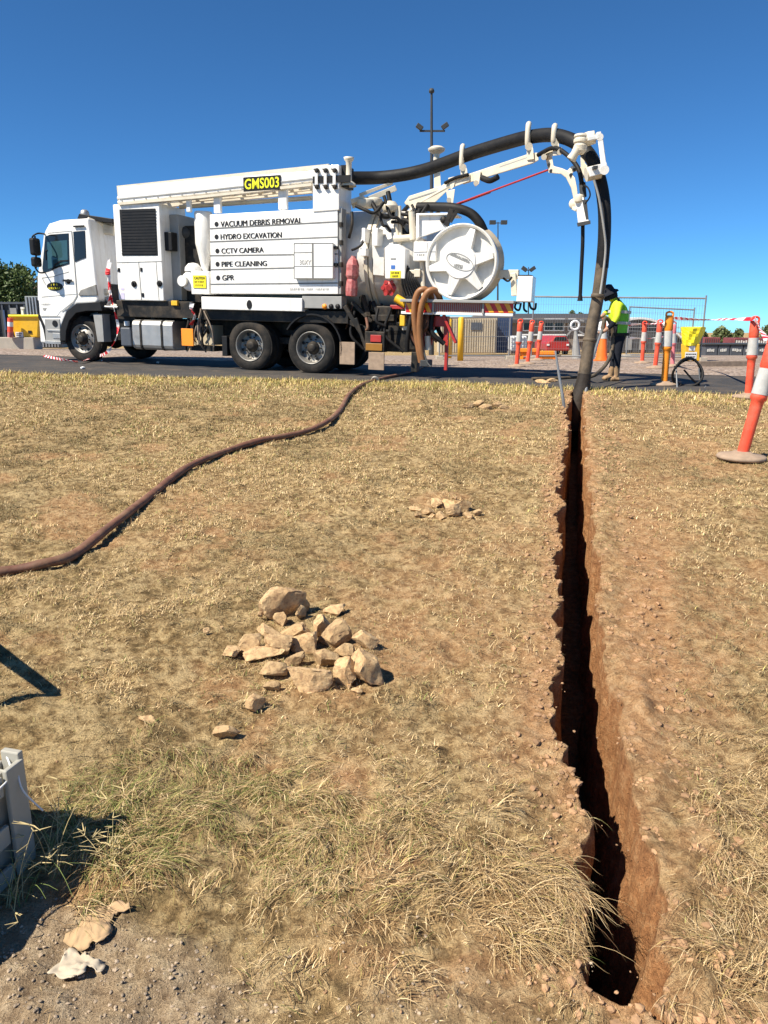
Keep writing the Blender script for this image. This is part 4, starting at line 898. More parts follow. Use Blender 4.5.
for k in range(24): px = 435.4 + k * 1.95; prect(mb, px, 303, px + .7, 312, -.016, -.008, 1)
tb(mb, 'mesh_panel', [mat('dull_red_mesh', (.34, .06, .045), .6), M['grey']], 0, pf)
mb = MB(); prect(mb, 444.4, 340, 447.4, 370.5, .2, .28); prect(mb, 424, 316, 447, 326.5, .15, .35); mb.bar(tp(424, 318, .2), tp(423, 350, .2), .08, .08); mb.bar(tp(434, 318, .2), tp(430, 345, .2), .07, .07); mb.bar(tp(443.6, 315, .1), tp(456, 343, .1), .09, .05); prect(mb, 443.4, 326, 448, 341, .2, .3); prect(mb, 390, 305, 406, 309, .1, .2); tb(mb, 'red_stand', M['red'], .008, pf)
mb = MB(); prect(mb, 399.6, 315, 404.6, 326, .0, .12); mb.cyl(tp(396, 298, .1), tp(406, 304, .1), .08, seg=12); mb.tube([tp(427.6, 336, .1), tp(428, 350, .1)], .06, 8, 1); prect(mb, 402, 326.4, 415, 330.4, .1, .3, 1); tb(mb, 'valve', [M['yellow'], M['cream']], .01, pf)
mb = MB()
mb.tube(cr([tp(421, 362, .05), tp(418, 345, .0), tp(415, 325, -.05), tp(414.4, 305, -.1), tp(418, 292.6, -.12), tp(424.4, 289.4, -.1), tp(430, 293.6, .0), tp(432, 302, .1)], 7), .058, 12)
mb.tube(cr([tp(423.6, 364, .05), tp(420.6, 345, -.02), tp(419.6, 325, -.08), tp(421.6, 306, -.14), tp(427, 293, -.16), tp(433.4, 290, -.12), tp(438, 294, .0), tp(441, 303, .1)], 7), .058, 12)
[tb(q, 'looped_hose', M['tanhose'], 0, pf) for q in islands(mb)]
mb = MB(); mb.bar(tp(420, 340, .1), tp(424, 366, .1), .12, .1); prect(mb, 420, 360, 428, 366.5, -.05, .25); mb.tube(cr([tp(424, 352, .0), tp(427, 362, -.05), tp(431, 367, -.1)], 4), .02, 6); tb(mb, 'coupling', M['dgrey'], .01, pf)
random.seed(31)
for k in range(30):
    x = random.uniform(352, 440); y0 = random.uniform(300, 318); y1 = random.uniform(326, 352); n_ = random.uniform(.05, .8)
    mb = MB(); mb.tube(cr([tp(x, y0, n_), tp(x + random.uniform(-7, 7), (y0 + y1) / 2 + 4, n_ - .06), tp(x + random.uniform(-14, 14), y1, n_)], 5), random.choice((.02, .03, .045)), 8); tb(mb, 'rear_hose', M['hose'] if k % 4 else M['brownhose'], 0)
for a in ((388, 322, 402, 336), (396, 306, 414, 318), (404, 338, 416, 350), (376, 306, 392, 318)):
    mb = MB(); prect(mb, *a, .3, .7); tb(mb, 'equipment_box', M['blackpaint'], .02)
mb = MB(); mb.bar(tp(497, 274.5, .25), tp(519, 274.5, .25), .12, .16); mb.bar(tp(513.4, 273, .2), tp(514.4, 296, .2), .1, .1); arm_ = tb(mb, 'lamp_arm', M['cream'], .012, pf)
mb = MB(); prect(mb, 517, 276, 532.4, 302, -.05, .3); sb = tb(mb, 'side_box', M['white'], .02)
mb = MB(); prect(mb, 518, 274.8, 531, 276, .0, .26); tb(mb, 'box_lid', M['blackpaint'], 0, sb)
mb = MB()
for a in ([(516, 302), (515, 308), (519, 310), (521, 303)], [(524, 302), (524, 309), (527, 312)], [(529, 302), (531, 308), (535, 309), (536, 303)], [(503, 278), (508, 281), (512, 277)]): mb.tube(cr([tp(*q, .1) for q in a], 5), .02, 7)
tb(mb, 'cable', M['black'], 0, sb)

# boom swung out over the trench, with the suction hose
def bY(px): return 15.6 + (12.0 - 15.6) * (px - 409) / (604 - 409)
def B(px, py, dy=0.0): return TW(px, py, bY(px) + dy)
def bprism(mb, pts, th, mi=0):
    f = [B(x, y, -th / 2) for x, y in pts]; bk = [B(x, y, th / 2) for x, y in pts]; n = len(pts)
    return mb.add(f + bk, [tuple(range(n)), tuple(reversed(range(n, 2 * n)))] + [(i, (i + 1) % n, (i + 1) % n + n, i + n) for i in range(n)], mi)
mb = MB(); bprism(mb, [(404, 203), (409, 196), (441, 186), (448, 181), (470, 173.6), (470, 181), (449, 189), (431, 206.6), (410, 209)], .3)
boom = tb(mb, 'boom', M['cream'], .012)
mb = MB(); bprism(mb, [(462, 176.2), (531, 153), (538, 152.6), (538.6, 160.4), (533, 163.6), (463, 184.6)], .2); tb(mb, 'telescopic_section', M['cream'], .012, boom)
mb = MB(); bprism(mb, [(468, 177.2), (531, 155.8), (531, 157), (468, 178.6)], .215); bprism(mb, [(409, 199.4), (440, 189.4), (440, 190.6), (409, 200.6)], .32); tb(mb, 'boom_seam', M['grey'], 0, boom)
mb = MB(); mb.tube([B(450, 206.5, -.2), B(548, 170, -.2)], .016, 8); mb.tube([B(448, 207.6, -.2), B(490, 192, -.2)], .024, 8); tb(mb, 'ram', M['red'], 0, boom)
mb = MB()
for a in ((446, 191, 455, 207), (472, 173, 481, 187), (448, 178, 456, 190)): bprism(mb, [(a[0], a[1]), (a[2], a[1] - 2), (a[2] - 2, a[3] - 3), (a[0] + 3, a[3])], .36)
for px, py in ((449, 200), (476, 183), (560, 152), (544, 157)): mb.cyl(B(px, py, -.22), B(px, py, .22), .045, seg=14)
[tb(q, 'boom_lug', M['cream'], .01, boom) for q in islands(mb)]
def hook(px, top, bot):
    mb = MB(); bprism(mb, [(px - 3, bot), (px + 4, bot - 1), (px + 3, bot - 12), (px + 1, bot - 15), (px - 3.6, bot - 13)], .3)
    mb.tube(cr([B(px - 2, bot - 12, -.16), B(px - 2.4, (top + bot) / 2 - 2, -.2), B(px - 1.6, top + 2, -.18), B(px - 1, top, -.1)], 5), .045, 10); mb.cyl(B(px - 1, bot - 13.5, -.2), B(px - 1, bot - 13.5, .2), .06, seg=14)
    tb(mb, 'hose_cradle', M['cream'], .008, boom)
hook(464, 146, 181); hook(530, 124, 160); hook(556, 126, 156)
mb = MB(); bprism(mb, [(434, 190), (441, 190), (440, 168), (434, 167)], .2); mb.lathe([(.06, -.2), (.06, .05), (.15, .10), (.165, .14), (.1, .18), (0, .18)], B(436.5, 157), TI.to_3x3() @ V((0, 0, 1)), 18); mb.lathe([(.06, -.1), (.15, -.08), (.16, .0), (.08, .04)], B(437, 166), TI.to_3x3() @ V((0, 0, 1)), 18); tb(mb, 'hose_roller', M['cream'], .006, boom)
mb = MB(); mb.tube([B(432, 171, .05), B(462, 156, .05)], .03, 8); mb.tube(cr([B(445, 183, -.2), B(455, 178, -.2), B(468, 174.6, -.2)], 4), .03, 8); mb.tube(cr([B(482, 178, -.16), B(490, 180.6, -.18), B(498, 177, -.16)], 4), .05, 8); mb.tube(cr([B(408, 206, -.2), B(402, 214, -.2), B(399, 228, -.1)], 5), .04, 8); mb.tube(cr([B(538, 155, -.15), B(553, 148, -.18), B(566, 154, -.2), B(578, 168, -.25), B(582, 184, -.25)], 6), .035, 8)
mb.tube(cr([B(582, 184, -.25), B(588, 188, -.3), B(590, 196, -.3), B(585, 204, -.3)], 6), .012, 6); [tb(q, 'hydraulic_line', M['hose'], 0, boom) for q in islands(mb)]
# knuckle with curved arm and hydraulic head
mb = MB(); bprism(mb, [(538, 153), (552, 149), (562, 147), (562, 152), (552, 156), (553.6, 166), (563, 168.6), (570, 172), (575, 178), (577, 188), (578, 199), (573.6, 199.4), (571, 188), (566, 178), (561, 174), (548.6, 173), (546, 160)], .16); kn = tb(mb, 'knuckle_arm', M['cream'], .012)
mb = MB(); bprism(mb, [(566, 172), (571.6, 166), (577, 165), (582, 168), (580, 172), (574, 171), (569.6, 178)], .14); bprism(mb, [(580, 148), (584, 152), (585, 163), (589, 168), (600, 166), (607, 164), (607, 172), (594, 176.6), (585, 179), (581, 176)], .16); tb(mb, 'link_plate', M['cream'], .012, kn)
mb = MB()
for px, py in ((571, 175), (549, 165), (551, 171), (574, 170)): mb.cyl(B(px, py, -.1), B(px, py, -.07), .03, seg=8)
tb(mb, 'pin', M['dgrey'], 0, kn)
mb = MB(); bprism(mb, [(576, 197.5), (583.4, 196.6), (584.6, 202), (589, 221), (589.4, 224), (578.4, 226), (576.6, 211), (574.6, 203)], .34); hd = tb(mb, 'hydraulic_head', M['white'], .015)
mb = MB(); bprism(mb, [(576.8, 222.8), (590.4, 220.2), (590.6, 224), (577.6, 226.8)], .38); mb.cyl(B(582.2, 183, -.1), B(583.4, 197, -.1), .05, seg=12); bprism(mb, [(582, 200), (586.6, 199.4), (588.6, 219), (586, 219.6)], .36); tb(mb, 'head_flange', M['dgrey'], .006, hd)
mb = MB(); mb.lathe([(0, -.06), (.075, -.05), (.08, .05), (0, .06)], B(574, 204, -.1), V((0, 1, 0)), 16); mb.lathe([(0, -.05), (.075, -.05), (.08, .05), (0, .08)], B(579.6, 199, -.15), V((0, 0, 1)), 16); mb.bar(B(573, 208, -.15), B(577, 210, -.15), .05, .05); tb(mb, 'motor', M['cream'], .01, hd)
mb = MB(); mb.tube(cr([B(582.8, 225, 0), B(582.6, 245, 0), B(581.4, 270, .0), B(580, 301, .0)], 5), [.03] * 15 + [.045], 8); tb(mb, 'hanging_hose', M['black'], 0, hd)
# square hose guide at the tip
mb = MB(); g = lambda x, y, d: TW(x, y, 12.0 + d)
mb.bar(g(596.4, 136, -.15), g(600.6, 135.4, -.15), .09, .09); mb.bar(g(588, 139, -.15), g(601, 136.6, -.15), .06, .06); mb.bar(g(600, 136, -.15), g(604.6, 171, -.15), .085, .075, up=(1, 0, 0)); mb.bar(g(588, 173, -.15), g(606, 168.4, -.15), .16, .14); mb.bar(g(600, 136, .25), g(604.6, 171, .25), .085, .07, up=(1, 0, 0)); mb.cyl(g(600, 137, -.2), g(600, 137, .3), .05, seg=12); mb.cyl(g(604.6, 170, -.25), g(604.6, 170, .35), .065, seg=14)
hg = tb(mb, 'hose_guide', M['white'], .01)
mb = MB(); zt_ = TI.to_3x3() @ V((0, 0, 1)); mb.lathe([(0, .11), (.095, .11), (.105, .08), (.085, .06), (.105, .04), (.105, .0), (.085, -.02), (.10, -.05), (.09, -.12), (.06, -.16), (0, -.17)], TW(580.6, 142.5, 12.0), zt_, 20, 0, False); mb.lathe([(.0, .1), (.09, .09), (.1, 0), (.09, -.09), (0, -.1)], TW(589, 138.6, 12.0), (1, 0, .2), 16); mb.lathe([(0, -.1), (.075, -.09), (.06, 0), (.075, .09), (0, .1)], TW(574.6, 154, 12.0), (.6, 0, 1), 16); mb.cyl(g(586, 174.6, -.1), g(600, 171.4, -.1), .10, seg=16)
tb(mb, 'guide_roller', M['cream'], .006, hg)
mb = MB(); mb.bar(g(592.6, 168, -.26), g(597, 167.4, -.26), .1, .04); tb(mb, 'sticker', M['dgrey'], 0, hg)
hz = [(334, 179.4, 15.4), (351, 178.2, 15.5), (375, 177.8, 15.6), (395, 176, 15.5), (415, 172.4, 15.35), (436, 166.4, 15.0), (471, 153.6, 14.4), (512, 141.2, 13.7), (530, 137, 13.35), (548, 135, 13.0), (563, 137, 12.7), (577, 143.4, 12.45), (590, 156, 12.25), (599, 177, 12.1), (604, 205, 12.0), (604.4, 236, 11.95), (602, 268, 11.95)]
mb = MB(); P = cr([TW(*q) for q in hz], 7); mb.tube(P, [.125 - .028 * min(1, k / (len(P) * .8)) for k in range(len(P))], 20); tb(mb, 'suction_hose', M['hose'], 0, boom)
lo = [(602.4, 262, 11.95), (598, 296, 11.95), (592.4, 325, 11.9), (587.6, 353, 11.85), (584, 378, 11.8)]
mb = MB(); mb.tube(cr([TW(*q) for q in lo], 6), .095, 20); tl_ = tb(mb, 'suction_tube', M['tubesteel'], 0)
mb = MB()
for q in (296, 340, 374): 
    xx = np.interp(q, [262, 296, 325, 353, 378], [602.4, 598, 592.4, 587.6, 584]); mb.lathe([(.098, -.03), (.108, -.02), (.108, .02), (.098, .03)], TW(xx, q, 11.88), TI.to_3x3() @ V((.12, 0, 1)), 20)
tb(mb, 'joint_band', M['tubesteel'], 0, tl_)
mb = MB(); pb = [TW(584.6, 374, 11.8), TW(582, 388, 11.78), TW(577.6, 402, 11.72), TW(574.6, 418, 11.65), TW(573.6, 432, 11.6)]; mb.tube(cr(pb, 5), [.10, .105, .11, .115, .12] + [.125] * 16, 16); tb(mb, 'nozzle_boot', M['wetmud'], 0, tl_)
mb = MB(); mb.tube(cr([TW(594, 180, 11.8), TW(599.4, 200, 11.8), TW(604.4, 232, 11.82), TW(605.6, 250, 11.84), TW(603, 275, 11.83), TW(600, 295, 11.8)], 6), .018, 8); tb(mb, 'water_line', M['grey'], 0, boom)

# ------------------------------------------------------------------ brown hose over the lawn, hoses and rods at the trench
def single(mb, name, m, label, cat, group=None, origin=(0, 0, 0), bevel=0):
    return tag(mb.build(name, m, None, bevel, origin), label, cat, group)
def cyl_on(px, py, dz): g = ground(px, py); return g + V((0, 0, dz))
pts = [(-60, 590), (-20, 581), (12, 575), (40, 571), (62, 565), (84, 553), (110, 533), (150, 500), (178, 478), (205, 463), (232, 452), (258, 445), (285, 439), (312, 432), (330, 423), (341, 411), (350, 396), (366, 385), (384, 379.6), (400, 376.4), (416, 371.4), (425, 366)]
mb = MB(); P = cr([cyl_on(x, y, .034) for x, y in pts], 8)
P = [p + V((0, 0, .006 * math.sin(k * .3))) for k, p in enumerate(P)]
mb.tube(P, [.033 + .002 * math.sin(k * .23) + .0015 * math.sin(k * .61) for k in range(len(P))], 14, 0, True, .85)
hose = single(mb, 'drain_hose', M['brownhose'], 'long brown layflat hose snaking across the dry lawn to the truck', 'hose')
mb = MB(); q = P[140]; d = (P[141] - P[139]).normalized(); mb.lathe([(.05, -.07), (.062, -.06), (.062, .06), (.05, .07)], q, d, 16); mb.lathe([(.062, -.01), (.075, -.01), (.075, .01), (.062, .01)], q, d, 16)
cp = mb.build('coupling', M['rim'], hose)

gp = ground(612, 381); PY = gp.y
mb = MB(); mb.tube(cr([at(602.5, 331, PY - .18), at(605, 318.5, PY - .15), at(610, 322, PY - .12), at(613, 334, PY - .1), at(612.6, 347, PY - .1), at(608, 361, PY - .15), at(600, 371, PY - .3), at(592, 376, PY - .6), cyl_on(580, 379, .03), cyl_on(556, 380, .03), cyl_on(532, 380.6, .03)], 7), .035, 10)
single(mb, 'water_hose', M['tubesteel'], 'muddy pressure hose looping from the worker hands to the ground', 'hose')
mb = MB(); a, b = at(602, 330, PY - .3), at(590, 366, 12.0); c_ = at(583, 408, 11.4); mb.tube([a, b, c_], .022, 8); mb.tube([b + (a - b) * .1, c_], .03, 8)
single(mb, 'digging_lance', M['galv'], 'grey metal lance held by the worker and leaning into the trench', 'lance')
mb = MB(); g0 = ground(565, 408); mb.tube(cr([g0 - V((0, 0, .05)), at(562.4, 395, g0.y), at(558.6, 372, g0.y + .05), at(555.4, 351, g0.y + .1)], 5), [.021] * 6 + [.019] * 5 + [.015] * 5, 9)
single(mb, 'probe_rod', M['galv'], 'thin grey rod standing in the ground left of the suction tube', 'rod')

# ------------------------------------------------------------------ stones
def rock_obj(px, py, wpx, hpx, seed, label, group, flat=None, rot=None, sink=.12):
    rnd = random.Random(seed); g = ground(px, py + hpx * .42)
    sc_px = FPX / ((g - CO).dot(CF)); wd = wpx / sc_px * 1.03; ht = hpx / sc_px * 1.0
    bm = bmesh.new(); bmesh.ops.create_icosphere(bm, subdivisions=4, radius=1)
    planes = [(V((rnd.gauss(0, 1), rnd.gauss(0, 1), rnd.gauss(0, .8))).normalized(), rnd.uniform(.42, .80)) for _ in range(11)]
    for v in bm.verts:
        p = v.co.copy()
        for n, d in planes:
            e = p.dot(n) - d
            if e > 0: p -= n * e * .94
        q = v.co * 3 + V((seed * 1.7, seed * .3, 0))
        from mathutils import noise as mn
        p *= 1 + .09 * mn.noise(q * .8) + .06 * mn.noise(q * 2.2) + .035 * mn.noise(q * 6)
        v.co = p
    ang = rot if rot is not None else rnd.uniform(-.5, .5)
    xs_ = [v.co.x for v in bm.verts]; zs_ = [v.co.z for v in bm.verts]; kx = wd / (max(xs_) - min(xs_)); kz = ht / (max(zs_) - min(zs_)) * 1.05
    for v in bm.verts: v.co = V((v.co.x * kx, v.co.y * min(kx, max(kz, kx * .6)), v.co.z * kz))
    bmesh.ops.rotate(bm, verts=bm.verts, cent=(0, 0, 0), matrix=Matrix.Rotation(ang * .5, 3, 'Y') @ Matrix.Rotation(rnd.uniform(-.6, .6), 3, 'Z'))
    zmn = min(v.co.z for v in bm.verts)
    for v in bm.verts: v.co.z -= zmn
    me = bpy.data.meshes.new('rock'); bm.to_mesh(me); bm.free(); me.materials.append(M['rock'])
    for p in me.polygons: p.use_smooth = True
    me.set_sharp_from_angle(angle=R_(24))
    ob = bpy.data.objects.new('rock', me); sc.collection.objects.link(ob); ob.location = g + V((0, 0, -ht * sink + float(relief(np.array(g.x), np.array(g.y)))))
    return tag(ob, label, 'rock', group)
G1 = 'sandstone rocks of the large pile on the lawn'
pile = [(287, 602, 52, 34, 'biggest squarish boulder at the back of the large rock pile', 0), (335, 607, 24, 11, 'flat tan rock lying apart behind the pile, right of the boulder', 0),
        (282, 620, 15, 16, 'small upright orange stone directly below the biggest boulder', 0), (300, 615, 13, 14, 'small dark stone tucked against the right of the biggest boulder', 0),
        (322, 624, 15, 20, 'pale thin shard standing on edge near the top of the pile', 0), (296, 629, 38, 18, 'broad tan stone across the upper middle of the pile', 0),
        (337, 630, 34, 28, 'rounded orange rock at the upper right of the pile', 0), (270, 633, 34, 14, 'low orange slab at the upper left of the pile', 0),
        (305, 638, 30, 26, 'pale angular rock leaning in the centre of the pile', .5), (282, 645, 28, 20, 'rough brown rock left of the pale central rock', 0),
        (250, 643, 26, 22, 'tilted tan block at the left side of the pile', 0), (260, 655, 40, 14, 'long low orange rock at the front left of the pile', 0),
        (231, 654, 20, 12, 'pale flat stone at the far left tip of the pile', 0), (366, 642, 28, 18, 'rough tan rock at the far right of the pile', 0),
        (326, 656, 28, 18, 'orange block behind the upright slab of the pile', 0), (296, 660, 22, 12, 'small brown stone above the wide front rock', 0),
        (275, 671, 26, 15, 'weathered orange stone left of the wide front rock', 0), (307, 677, 46, 27, 'wide flat-topped rock at the front of the pile', 0),
        (347, 668, 24, 36, 'tall slab standing upright at the front right of the pile', .2), (369, 667, 36, 34, 'bulky knobbly rock at the right front of the pile', 0),
        (271, 686, 18, 11, 'small rounded pale stone just left below the wide front rock', 0), (357, 690, 12, 6, 'tiny pale chip in front of the bulky right rock', 0), (344, 648, 22, 16, 'dark brown rock wedged behind the upright slab', 0)]
for i, (x, y, w_, h_, lab, rt) in enumerate(pile): rock_obj(x, y, w_, h_, i + 1, lab, G1, rot=rt if rt else None)
rndc = random.Random(77)
for i in range(16): rock_obj(rndc.gauss(302, 42), rndc.uniform(618, 688), rndc.uniform(4, 10), rndc.uniform(3, 6), 100 + i, 'small broken stone chip among the big rocks of the large pile', 'stone chips of the large pile', sink=-.25)
G2 = 'rocks of the small pile on the mid lawn'
pile2 = [(415, 507, 12, 6, 'low brown stone at the far left of the small pile'), (418, 514, 8, 5, 'tiny pale stone below the left end of the small pile'), (427, 508, 14, 10, 'orange rock at the left of the small pile'),
         (436, 502, 12, 10, 'tan rock at the top of the small pile'), (447, 501, 17, 10, 'tilted pale slab on the top of the small pile'), (455, 498, 6, 4, 'tiny stone at the crest of the small pile'), (442, 514, 11, 9, 'grey tan rock at the bottom centre of the small pile'),
         (453, 511, 18, 12, 'block in the middle front of the small pile'), (464, 505, 16, 13, 'biggest pale rock at the right of the small pile'), (467, 514, 11, 8, 'squat pale rock at the lower right of the small pile'), (477, 512, 9, 8, 'tipped pale chip at the far right end of the small pile'), (432, 515, 10, 5, 'flat orange chip along the front of the small pile')]
for i, (x, y, w_, h_, lab) in enumerate(pile2): rock_obj(x, y, w_, h_, 40 + i, lab, G2)
G3 = 'rocks of the low heap near the road'
for i, (x, y, w_, h_, lab) in enumerate([(468, 406, 12, 6, 'left stone of the low heap by the road'), (477, 404.5, 13, 7, 'second stone from the left in the low heap by the road'), (487, 406.5, 14, 6, 'middle stone of the low heap by the road'), (496, 404, 12, 7, 'pale stone right of the middle in the low heap by the road'), (504, 406.5, 11, 5, 'right end stone of the low heap by the road')]): rock_obj(x, y, w_, h_, 60 + i, lab, G3)
for i, (x, y, w_, h_, lab) in enumerate([(227, 733, 28, 15, 'lone flat greyish rock on the lawn in front of the large pile'), (256, 702, 18, 16, 'lone rounded brown rock just below the large pile'), (148, 721, 20, 8, 'lone flat tan stone sunk in the grass left of the greyish rock'), (544, 381.5, 16, 4, 'pale flat rock on the asphalt left of the suction tube'), (551, 380.4, 14, 4, 'broken tan rock on the asphalt beside the suction tube'), (575, 664, 12, 14, 'pale stone stuck in the wall of the trench')]):
    if i == 5: continue
    rock_obj(x, y, w_, h_, 70 + i, lab, None)

# ------------------------------------------------------------------ litter and the grey crate in the foreground
def sheet(name, px_pts, m, label, cat, amp, seed, nsub=5):
    P0 = [ground(*p) for p in px_pts]; c = sum(P0, V()) / len(P0); bm = bmesh.new(); vs = [bm.verts.new((p.x - c.x, p.y - c.y, 0)) for p in P0]; bm.faces.new(vs)
    bmesh.ops.triangulate(bm, faces=bm.faces); bmesh.ops.subdivide_edges(bm, edges=bm.edges, cuts=7, use_grid_fill=True)
    for v in bm.verts:
        X, Y = v.co.x + c.x, v.co.y + c.y
        n = float(fbm(np.array(X * 16), np.array(Y * 16), seed, 4)); r2 = float(vnoise(np.array(X * 55), np.array(Y * 55), seed + 4))
        bd = v.is_boundary; v.co.x += (r2 - .5) * (.022 if bd else .008); v.co.y += (float(vnoise(np.array(X * 70), np.array(Y * 70), seed + 9)) - .5) * (.02 if bd else .004); v.co.z = tz(X, Y) - c.z + float(relief(np.array(X), np.array(Y))) + .006 + amp * max(0, n - .32) + abs(r2 - .5) * .016
    me = bpy.data.meshes.new(name); bm.to_mesh(me); bm.free(); me.materials.append(m)
    for p in me.polygons: p.use_smooth = True
    ob = bpy.data.objects.new(name, me); sc.collection.objects.link(ob); ob.location = c
    s_ = ob.modifiers.new('thick', 'SOLIDIFY'); s_.thickness = .002
    return tag(ob, label, cat)
sheet('cardboard', [(66, 946), (86, 930), (100, 918), (118, 912), (134, 911), (130, 919), (112, 926), (108, 936), (114, 940), (106, 950), (92, 953), (80, 958)], M['card'], 'torn brown cardboard lying on the bare soil beside the crate', 'cardboard', .022, 31)
sheet('paper_scrap', [(52, 980), (60, 970), (66, 954), (78, 957), (92, 962), (104, 972), (100, 978), (88, 976), (82, 984), (74, 990), (62, 986)], M['paper'], 'crumpled dirty white paper below the torn cardboard', 'paper', .03, 37)
C0 = ground(35, 860); C0 = V((C0.x, C0.y, C0.z - .01)); s1 = V((-.26, -.966, 0)).normalized(); s2 = V((-.966, .26, 0))
def cpt(a, b, h): return C0 + s1 * a + s2 * b + V((0, 0, h))
CHT = .345
ct = thing('crate', C0, 'grey slotted plastic crate standing at the edge of the grass', 'crate')
def cpart(mb, name, bev=.004): return mb.build(name, M['crate'], ct, bev, C0)
LA, LB = .95, .42
mb = MB(); mb.bar(cpt(.033, 0, 0), cpt(.033, 0, CHT), .066, .016, up=s2); mb.bar(cpt(0, .03, 0), cpt(0, .03, CHT + .02), .02, .06, up=s2); cpart(mb, 'corner_post')
for a, b in ((LA, 0), (0, LB), (LA, LB)): mb = MB(); mb.bar(cpt(a, b, 0), cpt(a, b, CHT), .05, .05, up=s2); cpart(mb, 'corner_post')
for h, hh_ in ((CHT - .045, .06), (.15, .06), (.03, .05)):
    for a, b in (((.07, .01), (LA, .01)), ((.01, .06), (.01, LB)), ((LA, .01), (LA, LB)), ((.0, LB), (LA, LB))):
        mb = MB(); mb.bar(cpt(*a, h), cpt(*b, h), .014, hh_); cpart(mb, 'side_rail')
mb = MB()
mb.bar(cpt(.01, .035, CHT / 2), cpt(LA, .035, CHT / 2), .008, CHT - .05); mb.bar(cpt(.03, .03, CHT / 2), cpt(.03, LB, CHT / 2), .008, CHT - .05)  # solid inner walls added so the crate throws an unbroken shadow
for k in range(6): mb.bar(cpt(.04, .05 + k * .065, .02), cpt(LA - .02, .05 + k * .065, .02), .04, .014)
cpart(mb, 'floor_and_shadow_panel'); mb = MB()
for k in range(6): a = .16 + k * .13; mb.bar(cpt(a, .012, .05), cpt(a, .012, CHT - .06), .012, .02, up=s2)
cpart(mb, 'slat_panel')
mb = MB(); mb.tube(cr([cpt(.0, .05, CHT + .01), cpt(.05, .0, CHT - .03), cpt(.2, -.01, CHT - .03), cpt(.4, -.005, CHT - .01)], 5), .003, 6); mb.tube(cr([cpt(.02, .0, CHT - .02), cpt(.03, -.02, CHT - .08), cpt(.0, -.05, CHT - .16)], 5), .0025, 6); mb.build('wire_tie', M['cloud'], ct, 0, C0)
# trestle added out of view, shaped to throw the V shaped shadow on the lawn
sp = ground(54, 693); hgt = .62; off = hgt / math.tan(SUN_EL); tip = V((sp.x, sp.y, sp.z)) + V((-math.cos(SUN_A), -math.sin(SUN_A), 0)) * off + V((0, 0, hgt))
t_ = thing('shadow_occluder', gz(tip.x - .3, tip.y), 'unseen added trestle at the left side of the lawn', 'occluder')
f1 = sp + (ground(0, 651) - sp) * 2.1; f2 = sp + (ground(0, 708) - sp) * 1.7; f1 = gz(f1.x, f1.y); f2 = gz(f2.x, f2.y); bd_ = (f1 - sp); bd_.z = 0; bd_.normalize()
for f in (f1, f2): mb = MB(); mb.bar(tip, f, .035, .035); mb.build('leg', M['dgrey'], t_, .004, t_.location)
tip2 = tip + bd_ * 1.1; mb = MB(); mb.bar(tip, tip2, .035, .035); mb.build('top_beam', M['dgrey'], t_, .004, t_.location)
for f in (f1, f2): q = f + bd_ * 1.1; mb = MB(); mb.bar(tip2, gz(q.x, q.y), .05, .05); mb.build('leg', M['dgrey'], t_, .004, t_.location)
# seeding grass weeds next to the crate
def weed(px, py, n, L, seed, label):
    rnd = random.Random(seed); g = ground(px, py); mb = MB()
    for k in range(n):
        az = rnd.uniform(0, 6.283); l_ = L * rnd.uniform(.5, 1.1); le = rnd.uniform(.3, 1.2); d = V((math.cos(az), math.sin(az), 0)); p = g + V((rnd.gauss(0, .02), rnd.gauss(0, .02), 0)); Q = []
        for i in range(6): t = i / 5; Q.append(p + d * (l_ * t * math.sin(le * (.5 + .6 * t))) + V((0, 0, max(.005, l_ * t * math.cos(le * (.5 + .6 * t))))))
        mb.tube(Q, [.0018 * (1 - .75 * i / 5) for i in range(6)], 4, rnd.choice((0, 0, 1)), False)
        if k % 3 == 0:
            for j in range(4): a2 = rnd.uniform(0, 6.28); q = Q[-1 - j % 2]; mb.tube([q, q + V((math.cos(a2), math.sin(a2), .2)) * l_ * .18], [.0022, .0008], 4, 0, False)
    return single(mb, 'grass_weed', [M['strawm'], M['greenm']], label, 'weed', 'seeding weeds by the crate', g)
M['strawm'] = mat('straw_stem', (.50, .40, .20), .7, var=.15); M['greenm'] = mat('green_stem', (.16, .21, .06), .6, var=.2)
weed(52, 868, 26, .26, 1, 'sprawling seeding weed growing against the crate post'); weed(72, 842, 20, .2, 2, 'green grass weed behind the crate post'); weed(18, 905, 14, .22, 3, 'thin pale weed in the crate shadow'); weed(110, 872, 20, .16, 4, 'bushy green weed at the edge of the bare soil')

